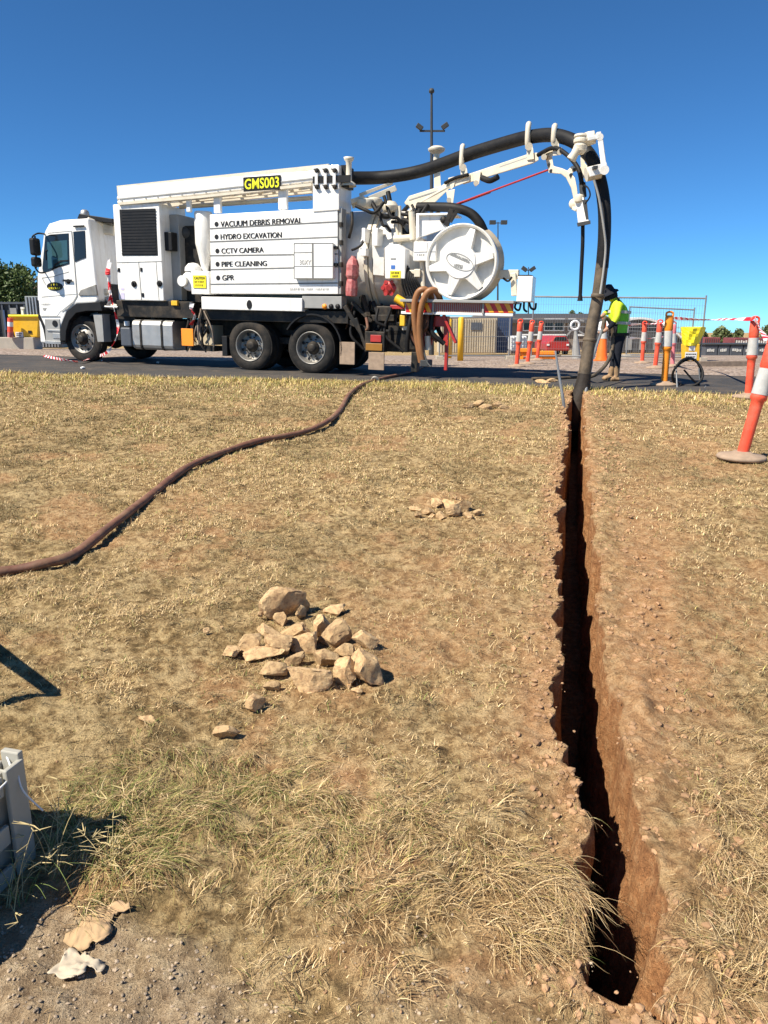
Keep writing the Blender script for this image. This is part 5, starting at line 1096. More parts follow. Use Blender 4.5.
# ------------------------------------------------------------------ bollards, tape, cone
def bollard(px, py, topx, topy, color, label, Y=None, big=1.0, base=True, pinky=False):
    g = ground(px, py) if Y is None else gz(at(px, py, Y).x, Y)
    tp_ = at(topx, topy, g.y); ax = (tp_ - g); H = ax.length; ax.normalize(); k = H / 1.15
    o = thing('traffic_bollard', g, label, 'bollard', 'traffic bollards round the dig'); m = M[color]
    mb = MB(); mb.lathe([(.05 * k, .02), (.052 * k, .10 * k), (.054 * k, .50 * k), (.058 * k, .56 * k), (.074 * k, .575 * k), (.076 * k, .60 * k)], g, ax, 24)
    mb.lathe([(.073 * k, .60 * k), (.071 * k, .62 * k), (.060 * k, .92 * k)], g, ax, 24); mb.build('post', m, o, 0, g)
    mb = MB(); mb.lathe([(.0745 * k, .62 * k), (.066 * k, .86 * k)], g, ax, 24); mb.build('reflective_band', M['reflect'], o, 0, g)
    mb = MB(); mb.lathe([(.063 * k, .87 * k), (.068 * k, .885 * k), (.066 * k, 1.05 * k), (.060 * k, 1.09 * k), (.03 * k, 1.10 * k), (0, 1.10 * k)], g, ax, 24)
    tdir = V((1, 0, 0)) - ax * ax.x; tdir.normalize(); q = g + ax * (1.085 * k)
    mb.tube(cr([q - tdir * .055 * k, q - tdir * .05 * k + ax * .05 * k, q + ax * .068 * k, q + tdir * .05 * k + ax * .05 * k, q + tdir * .055 * k], 5), .016 * k, 8); mb.build('cap_handle', m, o, 0, g)
    if base:
        mb = MB(); gx = V((0, 0, 1)); mb.lathe([(0, .0), (.215 * k, .0), (.225 * k, .02), (.21 * k, .04), (.10 * k, .055), (.075 * k, .075), (0, .075)], g, V((ax.x * .12, ax.y * .12, 1)), 28, 0, True); mb.build('rubber_foot', M['foot'], o, 0, g)
    return o
bollard(741, 459, 776, 337, 'orangered', 'large leaning red bollard with grey band, nearest on the lawn')
bollard(748, 398, 755.5, 317, 'orangered', 'red bollard with white band carrying the tape, behind the nearest leaning one')
bollard(664, 385.5, 670, 312, 'orange', 'bright orange bollard standing on the asphalt beside the black hose coil')
bollard(655, 368.5, 660.5, 320, 'orangered', 'red bollard leaning left of the bright orange one')
bollard(642, 363.5, 645, 321.5, 'orangered', 'slim red bollard close to the worker right side')
bollard(672.5, 367, 674, 322, 'pink', 'faded pink bollard half hidden behind the bright orange one')
bollard(516.5, 367, 520.6, 319.5, 'orangered', 'left of three orange bollards in front of the low barriers')
bollard(527.4, 364.4, 532.6, 320.5, 'orangered', 'middle one of three orange bollards in front of the low barriers')
bollard(537, 360.5, 541.6, 321.5, 'orangered', 'right one of three orange bollards in front of the low barriers')
def tape(pts, label, wd=.075, seg=.16, sag=.0, nm='barrier_tape', seed=1, cats='tape'):
    rnd = random.Random(seed); P = cr(pts, 10); mb = MB(); D = [0]
    for a, b in zip(P[:-1], P[1:]): D.append(D[-1] + (b - a).length)
    vs = []; n = len(P); ph = 0
    for i, p in enumerate(P):
        d = (P[min(i + 1, n - 1)] - P[max(i - 1, 0)]).normalized(); ph += rnd.uniform(-.15, .42); u = V((0, 0, 1)) - d * d.z
        u = u.normalized() if u.length > .05 else V((1, 0, 0)); s_ = d.cross(u); w_ = u * math.cos(ph * .6) + s_ * math.sin(ph * .6)
        vs.append((p - w_ * wd / 2, p + w_ * wd / 2))
    L = D[-1]; ns = max(4, int(L / seg)); 
    def samp(t):
        i = min(n - 2, max(0, int(np.searchsorted(D, t)) - 1)); f = (t - D[i]) / max(1e-6, D[i + 1] - D[i]); return [vs[i][k] * (1 - f) + vs[i + 1][k] * f for k in (0, 1)]
    for k in range(ns):
        for j in range(3):
            a = samp(L * (k + j / 3) / ns); b = samp(L * (k + (j + 1) / 3) / ns); mb.add([a[0], b[0], b[1], a[1]], [(0, 1, 2, 3)], k % 2)
    o = single(mb, nm, [M['tapewhite'], M['tapered']], label, cats); s_ = o.modifiers.new('thick', 'SOLIDIFY'); s_.thickness = .003; return o
b1 = ground(748, 398).y; b2 = ground(655, 368.5).y
tape([at(673, 318, ground(672.5, 367).y), at(700, 319.6, (b1 + b2) / 2 + 1), at(728, 319.2, b1 + 1), at(754, 319, b1 - .1)], 'red and white tape strung from the pink bollard to the taped red bollard', .07, .3, seed=2)
tape([at(755, 319, b1 - .1), at(760, 328, 9), at(768, 340, 7.2)], 'short red and white tape end tied to the nearest leaning bollard', .07, .22, seed=3)
tape([at(608, 325, 20.5), at(626, 324.6, 20.2), at(645, 324, ground(642, 363.5).y - .08), at(661, 323, b2 - .1), at(674, 321, 16.2)], 'red and white tape strung behind the worker between slim bollards', .07, .3, seed=4)
tape([at(630, 338, 20.4), at(645, 338.6, 20.4), at(660, 337, 18.5), at(672, 334, 17.5)], 'lower white tape between the slim bollards', .06, .6, seed=5)
tape([TM @ tp(108.4, 259, -.05), TM @ tp(108.8, 272, -.06), TM @ tp(109.6, 288, -.1), TM @ tp(111.6, 300, -.12), TM @ tp(115, 312, -.16), TM @ tp(118, 327, -.2), TM @ tp(115, 341, -.3), TM @ tp(106, 353, -.4), ground(95, 361) + V((0, 0, .1)), ground(80, 364) + V((0, 0, .05)), ground(66, 362.4) + V((0, 0, .05)), ground(56, 360) + V((0, 0, .04)), ground(44, 357) + V((0, 0, .03))], 'twisted red and white tape hanging behind the truck cab down to the road', .06, .16, seed=6)
tape([TM @ tp(109.4, 262, -.08), TM @ tp(107.4, 276, -.1), TM @ tp(110.6, 294, -.15), TM @ tp(108, 306, -.1)], 'short doubled red and white tape bunched behind the truck cab', .10, .13, seed=7)
tape([TM @ tp(192, 303, -.04), TM @ tp(191, 310, -.06), TM @ tp(195, 316, -.05), TM @ tp(191, 325, -.03)], 'short striped tape scrap hanging under the caution sign', .09, .12, seed=8)
M['conec'] = mat('cone_orange', (.88, .17, .02), .45, var=.08)
def cone(px, py, topy, label):
    g = ground(px, py); h = (at(px, topy, g.y) - g).length; o = thing('traffic_cone', g, label, 'cone')
    mb = MB(); mb.lathe([(.15 * h, .03), (.125 * h, .12 * h), (.04 * h, .97 * h), (.03 * h, h), (0, h)], g, (0, 0, 1), 22); mb.build('cone_body', M['conec'], o, 0, g)
    mb = MB(); mb.lathe([(.092 * h, .50 * h), (.066 * h, .74 * h)], g, (0, 0, 1), 22); mb.build('reflective_band', M['reflect'], o, 0, g)
    mb = MB(); mb.box(g + V((0, 0, .02)), (.42 * h, .42 * h, .04)); mb.build('rubber_foot', M['conec'], o, .01, g)
cone(601.4, 361, 316, 'tall orange traffic cone standing behind the worker legs')

# ------------------------------------------------------------------ the worker
def PP(x, y, d=0.0): return at(x, y, PY + d)
def skin_body(joints, edges, lv=2):
    me = bpy.data.meshes.new('person'); me.from_pydata([tuple(j[0]) for j in joints], edges, []); ob = bpy.data.objects.new('person', me); sc.collection.objects.link(ob)
    s_ = ob.modifiers.new('skin', 'SKIN'); s_.use_smooth_shade = True; lay = me.skin_vertices[0].data if me.skin_vertices else None
    if lay is None:
        bm = bmesh.new(); bm.from_mesh(me); bm.verts.layers.skin.verify(); bm.to_mesh(me); bm.free(); lay = me.skin_vertices[0].data
    for i, j in enumerate(joints): lay[i].radius = j[1] if isinstance(j[1], tuple) else (j[1], j[1]); lay[i].use_root = (i == 0)
    su = ob.modifiers.new('sub', 'SUBSURF'); su.levels = su.render_levels = lv
    dg = bpy.context.evaluated_depsgraph_get(); m2 = bpy.data.meshes.new_from_object(ob.evaluated_get(dg)); bpy.data.objects.remove(ob); bpy.data.meshes.remove(me); return m2
J = [(PP(619, 336), .165), (PP(619, 325), .17), (PP(618.8, 314), .205), (PP(617.4, 304.4), .19), (PP(614, 299.4), .075), (PP(610.4, 296.6), .085), (PP(607.4, 293.6), .095), (PP(606, 290), .075),      # 0-7 spine, neck, head
     (PP(618, 305.4, -.17), .085), (PP(616.6, 318, -.26), .062), (PP(611.6, 325.4, -.24), .05), (PP(605.4, 330.4, -.20), .036),                                     # near arm 8-11
     (PP(616.6, 304, .17), .085), (PP(611, 312, .22), .062), (PP(605.6, 312.6, .10), .048), (PP(602.6, 316, .0), .036),                                               # far arm 12-15
     (PP(618.6, 340.5, -.08), .10), (PP(617.4, 355, -.09), .075), (PP(616.4, 373, -.09), .058), (PP(616, 377.4, -.09), .055), (PP(610.6, 380, -.11), .045),          # near leg 16-20
     (PP(618.6, 340.5, .10), .10), (PP(615.4, 355, .10), .075), (PP(611, 372, .08), .058), (PP(610.4, 376, .08), .055), (PP(604.8, 378.8, .06), .045),               # far leg 21-25
     (PP(603.4, 295.6), .028)]                                                                                                                                           # nose/face
E = [(0, 1), (1, 2), (2, 3), (3, 4), (4, 5), (5, 6), (6, 7), (3, 8), (8, 9), (9, 10), (10, 11), (3, 12), (12, 13), (13, 14), (14, 15), (0, 16), (16, 17), (17, 18), (18, 19), (19, 20), (0, 21), (21, 22), (22, 23), (23, 24), (24, 25), (6, 26)]
hands = ((11, V((-.75, .05, -.55)), -.2), (15, V((-.8, 0, -.4)), .0))
for hi, hd_, dd in hands:                                     # palm, four curled fingers and a thumb on each hand
    p = J[hi][0]; d = hd_.normalized(); side = V((0, 1, 0)); dn = d.cross(side).normalized()
    J.append((p + d * .07, (.034, .02))); E.append((hi, len(J) - 1)); pi_ = len(J) - 1
    for f in range(4):
        a = p + d * .10 + side * (f - 1.5) * .021; ln = (.036, .042, .040, .032)[f]
        J.append((a, .010)); E.append((pi_, len(J) - 1)); J.append((a + (d * .6 - dn * .8).normalized() * ln, .009)); E.append((len(J) - 2, len(J) - 1)); J.append((a + (d * .6 - dn * .8).normalized() * ln + (-d * .7 - dn * .7).normalized() * ln * .8, .008)); E.append((len(J) - 2, len(J) - 1))
    J.append((p + d * .045 - side * .045 - dn * .01, .011)); E.append((pi_, len(J) - 1)); J.append((p + d * .08 - side * .05 - dn * .045, .009)); E.append((len(J) - 2, len(J) - 1))
me = skin_body(J, E)
for m_ in ('navy', 'hivis_y', 'hivis_g', 'skin', 'boot'): me.materials.append(M[m_])
lens = J
for p in me.polygons:
    c = p.center; best = min(range(len(J)), key=lambda i: (J[i][0] - c).length - (J[i][1] if not isinstance(J[i][1], tuple) else .03))
    px, py, _ = project(np.array([[c.x, c.y, c.z]])); px, py = float(px[0]), float(py[0])
    if best in (5, 6, 7, 26) or best == 11 or best == 15 or best > 26: mi = 3
    elif best in (18, 19, 20, 23, 24, 25) and py > 367: mi = 4
    elif best in (16, 17, 18, 21, 22, 23): mi = 0
    elif best in (8, 9, 12, 13): mi = 1 if c.x < J[3][0].x + .03 else 2
    elif best in (10, 14): mi = 0 if best == 10 else 1
    elif py > 335: mi = 0
    else: mi = (1 if c.x < J[2][0].x - .09 and py < 322 else 0 if c.x < J[2][0].x - .04 else 2)
    p.material_index = mi; p.use_smooth = True
ob = bpy.data.objects.new('person', me); sc.collection.objects.link(ob)
org = gz(J[0][0].x, PY)
for v in me.vertices: v.co = v.co - org
ob.location = org; tag(ob, 'person in lime hi vis shirt and dark wide brimmed hat bending over the hose', 'person')
mb = MB(); hc = PP(607.6, 291.4); hax = V((-.42, .0, 1)).normalized()
mb.lathe([(.185, -.06), (.175, -.03), (.125, .0), (.115, .04), (.10, .09), (.05, .115), (0, .12)], hc, hax, 26); mb.lathe([(.125, -.02), (.175, -.06), (.185, -.06)], hc, hax, 26)
mb.lathe([(.118, -.12), (.128, -.06), (.125, .0)], hc + V((.03, 0, -.02)), hax, 20); mb.build('sun_hat', M['navy'], ob, 0, org)
mb = MB()
for y_ in (312, 323): c = PP(619.4, y_); mb.lathe([(.205, -.025), (.207, .025)], c, (0.05, 0, 1), 28, 0, True, .92)
mb.build('reflective_stripe', M['reflect'], ob, 0, org)
mb = MB(); mb.lathe([(.185, -.02), (.19, .03)], PP(619, 334.6), (0, 0, 1), 26); mb.build('belt', M['black'], ob, 0, org)
for d_, xx, yy in ((-.11, 609.6, 381.2), (.06, 604, 379.6)):
    mb = MB(); a = PP(xx + 6.4, yy - .4, d_); b = PP(xx - 1, yy + .2, d_); mb.tube(cr([a + V((.04, 0, .03)), a + V((-.04, 0, .035)), (a + b) / 2 + V((0, 0, .04)), b + V((.03, 0, .03)), b], 4), [.05] * 5 + [.058] * 5 + [.06] * 5 + [.05, .035], 12, 0, True, .75); mb.build('boot', M['boot'], ob, 0, org)

# ------------------------------------------------------------------ behind the road, right side
def wthing(name, px, Y, label, cat, group=None, dz=0): x = at(px, 340, Y).x; g = gz(x, Y) + V((0, 0, dz)); return thing(name, g, label, cat, group), g
def wrect(mb, x0, y0, x1, y1, Y, d, mi=0):
    a, b = at(x0, (y0 + y1) / 2, Y), at(x1, (y0 + y1) / 2, Y); t = at((x0 + x1) / 2, y0, Y); u = at((x0 + x1) / 2, y1, Y)
    return mb.bx(a.x, b.x, Y, Y + d, u.z, t.z, mi)
# temporary mesh fences
def fence(x0, y0, x1, y1, Y0, Y1, h, n, label, group='temporary mesh fence panels'):
    A = at(x0, y0, Y0); B_ = at(x1, y1, Y1)
    for k in range(n):
        a = A.lerp(B_, k / n); b = A.lerp(B_, (k + 1) / n - .012 / n * 3); ga, gb = gz(a.x, a.y), gz(b.x, b.y)
        o = thing('mesh_fence_panel', (ga + gb) / 2, label[k], 'fence', group); org = o.location.copy()
        dz = V((0, 0, 1)); top_a, top_b = a, b; la, lb = ga + V((0, 0, .12)), gb + V((0, 0, .12))
        mb = MB(); mb.tube([top_a, top_b], .024, 8); mb.tube([la, lb], .02, 8); mb.tube([la.lerp(top_a, .5), lb.lerp(top_b, .5)], .010, 6); mb.build('rail', M['galv'], o, 0, org)
        for p, q in ((ga, top_a), (gb, top_b)): mb = MB(); mb.tube([p + V((0, 0, .06)), q + V((0, 0, .08 if p is gb else .02))], .024, 8); mb.build('post', M['galv'], o, 0, org)
        mb = MB(); nw = 32
        for i in range(1, nw): mb.bar(la.lerp(lb, i / nw), top_a.lerp(top_b, i / nw), .0045, .0045, up=(0, 1, 0))
        for i in range(1, 8): mb.bar(la.lerp(top_a, i / 8), lb.lerp(top_b, i / 8), .0045, .0045, up=(0, 1, 0))
        mb.build('wire_mesh', M['galv'], o, 0, org)
        mb = MB()
        for p in (ga, gb): mb.box(p + V((0, 0, .06)), (.2, .55, .12))
        mb.build('fence_foot', M['concrete'], o, .01, org)
fence(534, 296.6, 709.4, 298.4, 22.5, 21.2, 1.8, 2, ['temporary mesh fence panel behind the worker', 'temporary mesh fence panel ending at the tall post near the yellow bag'])
fence(630, 306.8, 697, 310, 27, 26.5, 1.6, 1, ['lower mesh fence panel farther back behind the yellow bag'])
fence(440, 318, 513, 317, 23, 23.2, 1.2, 1, ['low mesh fence panel in front of the beige container'])
# yellow bag on a stand
o, g = wthing('yellow_bag', 693, 21.0, 'yellow cloth bag on a stand with a white printed label by the fence', 'bag'); Yb = 21.0
mb = MB(); P0 = [(681, 329), (686, 327.4), (695, 328), (705.6, 327.6), (704.6, 333), (700, 343), (698.6, 361), (683.4, 361), (682.4, 345)]
mb.prism([at(x, y, Yb) for x, y in [(685, 344), (700, 344), (699.6, 361), (685.4, 361)]], (0, .3, 0)); mb.build('bin_body', M['yellow'], o, .02, g)
mb = MB(); rows_ = []
for i in range(7):
    t = i / 6; xl = 680.4 + 2.4 * t; xr = 706 - 7.4 * t; yy = 327.6 + 18 * t; ring = []
    for k in range(20):
        q = 2 * math.pi * k / 20; cx_ = (xl + xr) / 2 + (xr - xl) / 2 * math.cos(q) * (1 + .05 * math.sin(5 * q + i)); ring.append(at(cx_, yy + (1 - t) * .9 * math.sin(3 * q), Yb + .2 + .26 * math.sin(q) * (1 + .1 * math.sin(7 * q + i))))
    rows_.append(ring)
vs = [p for r in rows_ for p in r]; mb.add(vs, [(i * 20 + k, i * 20 + (k + 1) % 20, (i + 1) * 20 + (k + 1) % 20, (i + 1) * 20 + k) for i in range(6) for k in range(20)], 0, False); mb.add(rows_[0], [tuple(range(20))]); mb.build('bag_liner', M['signyellow'], o, 0, g)
mb = MB(); wrect(mb, 685, 352, 696.6, 360.4, Yb - .01, .005); wrect(mb, 689, 346, 695, 350.6, Yb - .01, .005); mb.build('printed_label', M['cloud'], o, 0, g)
mb = MB(); random.seed(4)
for y_ in (353.6, 356.2, 358.6):
    x = 686
    while x < 695: w_ = random.uniform(.7, 1.6); wrect(mb, x, y_, x + w_, y_ + 1.2, Yb - .014, .003); x += w_ + .5
mb.build('lettering', M['letter'], o, 0, g)
# black hose coil on a stand at the roadside
o, g = wthing('hose_coil', 688, ground(688, 386).y, 'black hose coiled upright on a thin stand beside the bright orange bollard', 'hose'); Yc = g.y
mb = MB()
for r_, dx, dy, dd in ((.245, 0, 0, 0), (.235, .6, .4, .05), (.25, -.5, .6, -.04)):
    c = at(687.6 + dx, 372 + dy, Yc + dd); mb.tube([c + V((r_ * math.cos(q), .08 * math.sin(q * 2 + dx), r_ * .95 * math.sin(q))) for q in np.linspace(0, 6.283, 33)], .018, 8)
mb.tube(cr([at(676, 378, Yc), at(678, 388, Yc - .1), at(690, 386, Yc), at(699, 385.6, Yc), at(692, 379, Yc), at(684, 370, Yc)], 6), .016, 7); mb.build('coil', M['hose'], o, 0, g)
mb = MB(); mb.tube([at(676, 366, Yc), at(677.6, 396, Yc - .4)], .012, 6); mb.tube([at(699, 368, Yc), at(700, 386, Yc)], .012, 6); mb.tube([at(706, 386, Yc - .3), at(696, 398, Yc - .5)], .008, 6); mb.build('stand', M['galv'], o, 0, g)
mb = MB(); a, b = ground(698, 367), ground(748, 366.6); mb.bar(a + V((0, 0, .07)), b + V((0, 0, .07)), .14, .14); single(mb, 'timber_beam', M['timber'], 'dark timber beam lying on the gravel right of the hose coil', 'timber', None, a, .01)
# skip bins in a row
Yk = 40
for k, (x0, x1, lab) in enumerate(((705, 717.6, 'left end dark grey skip bin in the row beyond the fence'), (718.2, 729.6, 'second dark grey skip bin from the fence post'), (730.2, 743, 'third dark grey skip bin from the fence post'), (743.6, 757, 'fourth dark grey skip bin, partly behind the taped bollard'), (757.6, 772, 'right end dark grey skip bin, behind the leaning bollard'))):
    o, g = wthing('skip_bin', (x0 + x1) / 2, Yk, lab, 'bin', 'row of dark skip bins', .0)
    mb = MB(); wrect(mb, x0, 345, x1, 358.4, Yk, 1.6); mb.build('bin_body', M['slate'], o, .04, g); mb = MB(); wrect(mb, x0 - .3, 343.6, x1 + .3, 345.2, Yk - .06, 1.7); mb.build('lid', M['dgrey'], o, .02, g)
    mb = MB(); wrect(mb, x0 + 1, 357.6, x0 + 2.6, 360, Yk + .1, .3); wrect(mb, x1 - 2.6, 357.6, x1 - 1, 360, Yk + .1, .3); mb.build('skid', M['black'], o, 0, g)
    mb = MB(); random.seed(20 + k); x = x0 + 2.2
    while x < x1 - 3: w_ = random.uniform(.8, 1.6); wrect(mb, x, 348.4 + random.uniform(0, 1), x + w_, 351 + random.uniform(0, 1), Yk - .02, .01); x += w_ + .5
    mb.build('worn_lettering', M['palelet'], o, 0, g)
for k, (x0, x1, y0, lab) in enumerate(((704, 720, 337.5, 'dull red rail wagon beyond the bins, left of the tree'), (734, 752, 338, 'dull red rail wagon beyond the bins, right of the tree'), (754, 790, 338, 'dull red rail wagon beyond the bins at the far right'))):
    o, g = wthing('rail_wagon', (x0 + x1) / 2, 75, lab, 'wagon', 'red wagons beyond the bins'); mb = MB(); wrect(mb, x0, y0, x1, 352, 75, 2.6); mb.build('wagon_body', mat('wagon_red', (.20, .05, .055), .6, var=.2, scale=1), o, .05, g)
    mb = MB(); n = int((x1 - x0) / 2.2)
    for i in range(n): wrect(mb, x0 + .6 + i * 2.2, y0 + 1, x0 + 1.0 + i * 2.2, 351, 74.95, .05)
    mb.build('rib', M['roofdark'], o, 0, g); mb = MB()
    for i in range(2): wrect(mb, x0 + 1 + i * (x1 - x0 - 6), 352, x0 + 5 + i * (x1 - x0 - 6), 355, 75.2, 2); 
    mb.build('bogie', M['blackpaint'], o, 0, g)
    if k: mb = MB(); random.seed(50 + k); [wrect(mb, x0 + 2 + i * 2.4, 340 + random.uniform(0, 1), x0 + 3.4 + i * 2.4, 344, 74.9, .03) for i in range(int((x1 - x0) / 3))]; mb.build('worn_lettering', M['palelet'], o, 0, g)
# shed with curved roof
Ys = 60; o, g = wthing('curved_shed', 650, Ys, 'dark open shed with a pale curved roof beyond the fence', 'shed')
arc = [(606 + 78 * t, 317.2 + 17 * (2 * t - 1 + .12) ** 2 if True else 0) for t in np.linspace(0, 1, 15)]
mb = MB(); mb.prism([at(x, y + 1.5, Ys) for x, y in arc] + [at(684, 352, Ys), at(606, 352, Ys)], (0, 9, 0)); mb.build('wall', M['roofdark'], o, 0, g)
mb = MB()
for (xa_, ya_), (xb_, yb_) in zip(arc[:-1], arc[1:]): p, q = at(xa_, ya_, Ys - .4), at(xb_, yb_, Ys - .4); mb.add([p, q, q + V((0, 10, 0)), p + V((0, 10, 0)), p + V((0, 0, -.16)), q + V((0, 0, -.16)), q + V((0, 10, -.16)), p + V((0, 10, -.16))], [(0, 1, 2, 3), (4, 5, 6, 7), (0, 1, 5, 4), (3, 2, 6, 7)])
mb.build('roof', M['cloud'], o, 0, g)
mb = MB(); [wrect(mb, 612 + k * 14, 338, 618 + k * 14, 350, Ys - .1, .1) for k in range(5)]; mb.build('bay_panel', M['grey'], o, 0, g)
# dark low house
Yh = 66; o, g = wthing('low_house', 560, Yh, 'low dark house with white framed windows beyond the barriers', 'house')
mb = MB(); wrect(mb, 470, 318, 604, 350, Yh, 7); mb.build('wall', M['housewall'], o, 0, g)
mb = MB(); mb.prism([at(464, 320, Yh - .6), at(610, 320, Yh - .6), at(598, 313.6, Yh + 3), at(478, 313.6, Yh + 3)], (0, 0, -.25)); mb.prism([at(478, 313.6, Yh + 3), at(598, 313.6, Yh + 3), at(606, 318, Yh + 7.5), at(468, 318, Yh + 7.5)], (0, 0, -.2)); mb.build('roof', M['roofdark'], o, 0, g)
for x0, x1 in ((545, 553.6), (555, 563.6), (569, 575), (524, 531)):
    mb = MB(); wrect(mb, x0 - .8, 318.6, x1 + .8, 331, Yh - .12, .1); f = mb.build('window', M['cloud'], o, 0, g); mb = MB(); wrect(mb, x0, 319.6, x1, 330, Yh - .16, .08); mb.build('pane', M['dkglass'], f, 0, g); f.data.update()
mb = MB(); wrect(mb, 575, 334, 604, 336, Yh - .5, .2); wrect(mb, 520, 334, 566, 335.4, Yh - .5, .2); mb.build('verandah_rail', M['cloud'], o, 0, g)
# blue container, beige slatted container, white liquid tank, red car, orange barriers
Yq = 45; o, g = wthing('blue_container', 501, Yq, 'blue corrugated container behind the left bollards', 'container')
mb = MB(); wrect(mb, 489, 317, 512, 353, Yq, 2.4); mb.build('container_body', M['bluebox'], o, .03, g); mb = MB(); [wrect(mb, 490 + k * 2, 318.4, 490.9 + k * 2, 352, Yq - .05, .05) for k in range(11)]; mb.build('corrugation', M['bluebox'], o, 0, g)
o, g = wthing('beige_container', 478, 43, 'beige slatted steel container behind the yellow posts', 'container')
mb = MB(); wrect(mb, 440, 316.6, 497, 353.4, 43, 2.4); mb.build('container_body', M['beige'], o, .03, g); mb = MB(); [wrect(mb, 441 + k * 2.4, 318.4, 442.2 + k * 2.4, 352.4, 42.94, .05) for k in range(23)]; mb.build('slat_panel', M['beige'], o, 0, g)
mb = MB(); wrect(mb, 471, 322.6, 482, 330, 42.9, .03); mb.build('notice_plate', M['slate'], o, 0, g)
o, g = wthing('liquid_tank', 516, 36, 'white plastic liquid tank in a cage behind the left bollards', 'tank')
mb = MB(); wrect(mb, 511, 336, 527, 351, 36, .9); mb.build('tank_body', M['cloud'], o, .08, g); mb = MB()
for k in range(6): wrect(mb, 511 + k * 3.1, 335.4, 511.4 + k * 3.1, 352.4, 35.95, .03)
for k in range(4): wrect(mb, 511, 338 + k * 4.2, 527, 338.4 + k * 4.2, 35.95, .03)
mb.build('cage', M['galv'], o, 0, g); mb = MB(); wrect(mb, 510.6, 351.4, 527.4, 354, 36, 1); mb.build('pallet', M['timber'], o, 0, g)
Yr = 46; o, g = wthing('red_car', 556, Yr, 'red car parked in front of the low house', 'car'); gy = 353.4
mb = MB(); prof = [(546, 351), (546.4, 344), (548, 341.6), (552, 340.6), (554.6, 336.2), (566, 336), (569, 341), (570, 344), (570, 351)]
mb.prism([at(x, y, Yr) for x, y in prof], (0, 3.6, 0)); mb.build('body', M['red'], o, .08, g)
mb = MB(); mb.prism([at(x, y, Yr - .03) for x, y in [(553.6, 340.4), (555.6, 337), (565.4, 336.8), (567.4, 340.6)]], (0, .04, 0)); mb.build('windscreen', M['dkglass'], o, 0, g)
for x in (547, 566.6):
    mb = MB(); wrect(mb, x, 344, x + 2.6, 345.8, Yr - .04, .05); mb.build('headlight', M['cloud'], o, .01, g); mb = MB(); q = at(x + 1.2, 351, Yr); 
    for dy in (.7, 2.8): mb.cyl(q + V((-.12, dy, 0)), q + V((.12, dy, 0)), .30, seg=16)
    mb.build('wheel', M['black'], o, 0, g)
for x0, x1, y0, lab in ((519.6, 537, 348.4, 'orange plastic barrier block behind the left three bollards'), (537.6, 557, 351, 'orange plastic barrier block right of the three bollards')):
    Yo = 23.4; o, g = wthing('barrier_block', (x0 + x1) / 2, Yo, lab, 'barrier', 'low orange barriers'); mb = MB(); wrect(mb, x0, y0, x1, y0 + 4, Yo, .3); wrect(mb, x0 + .6, y0 + 4, x1 - .6, y0 + 8, Yo + .05, .2, 0); mb.build('top_panel', M['orange'], o, .02, g)
    for q in (x0, x1 - 4): mb = MB(); wrect(mb, q, y0 + 8, q + 4, 363.4, Yo, .34); mb.build('leg', M['orange'], o, .02, g)
    mb = MB(); wrect(mb, x0 + 4.4, y0 + 9, x1 - 4.4, 360, Yo + .08, .18); mb.build('lower_panel', M['orangered'], o, .01, g)
# yellow posts, pipe stand with ring
for x, y0, y1, lab in ((449, 317.4, 358.6, 'yellow steel post left of the pair under the reel'), (460.2, 317, 361.2, 'yellow steel post right of the pair under the reel')):
    g = ground(x, y1); top = at(x, y0, g.y); mb = MB(); mb.lathe([(0, 0), (.085, 0), (.085, top.z - g.z - .04), (.05, top.z - g.z), (0, top.z - g.z)], g, (0, 0, 1), 20); single(mb, 'yellow_post', M['yellow'], lab, 'post', 'yellow posts behind the truck', g)
o, g = wthing('pipe_stand', 575, 25.0, 'grey ring topped pipe stand beyond the road by the suction tube', 'stand'); Yp = 25.0
mb = MB(); c = at(575, 325.4, Yp); mb.tube([c + V((.135 * math.cos(q), 0, .135 * math.sin(q))) for q in np.linspace(0, 6.283, 25)], .04, 8); mb.build('ring', M['cloud'], o, 0, g)
mb = MB(); mb.tube([at(575.6, 331, Yp), at(576, 345, Yp), at(576.4, 359.4, Yp)], [.05, .11, .16], 12); mb.build('pedestal', M['grey'], o, 0, g)
mb = MB(); mb.bar(at(571, 331, Yp), at(566.6, 336, Yp), .04, .04); mb.bar(at(579, 331, Yp), at(585, 335, Yp), .05, .05); mb.bar(at(580, 320, Yp), at(584, 321, Yp), .05, .05); mb.build('arm', M['grey'], o, 0, g)
# light masts
def mast(x0, ytop, Y, heads, label, cross=None, r=.06):
    o, g = wthing('light_mast', x0, Y, label, 'light mast', 'floodlight masts'); top = at(x0, ytop, Y); mb = MB(); mb.tube([g, top], [r * 1.6, r * .6], 8); mb.build('pole', M['dgrey'], o, 0, g)
    if cross:
        mb = MB(); mb.bar(at(heads[0][0], cross, Y), at(heads[-1][0], cross, Y), r * .9, r * .9); mb.build('cross_arm', M['dgrey'], o, 0, g)
    for hx, hy, w_, sg in heads:
        mb = MB(); c = at(hx, hy, Y); mb.box(c, (w_, w_ * .6, w_ * .62), Euler((0, sg * .6, 0)).to_matrix()); h_ = mb.build('floodlight', M['dgrey'], o, .02, g)
mast(431.6, 90, 40, [(419.6, 127, .34, 1), (445, 126, .34, -1)], 'tall dark mast with two angled floodlights above the boom', 131, .09)
mb = MB(); c = at(431.6, 91, 40); mb.lathe([(0, -.1), (.12, -.08), (.14, 0), (.1, .1), (0, .12)], c, (0, 0, 1), 12); [bpy.data.objects.remove(q) for q in ()]; mo = [q for q in bpy.data.objects if q.name.startswith('light_mast')][-1]; mb.build('sensor_head', M['dgrey'], mo, 0, mo.location)
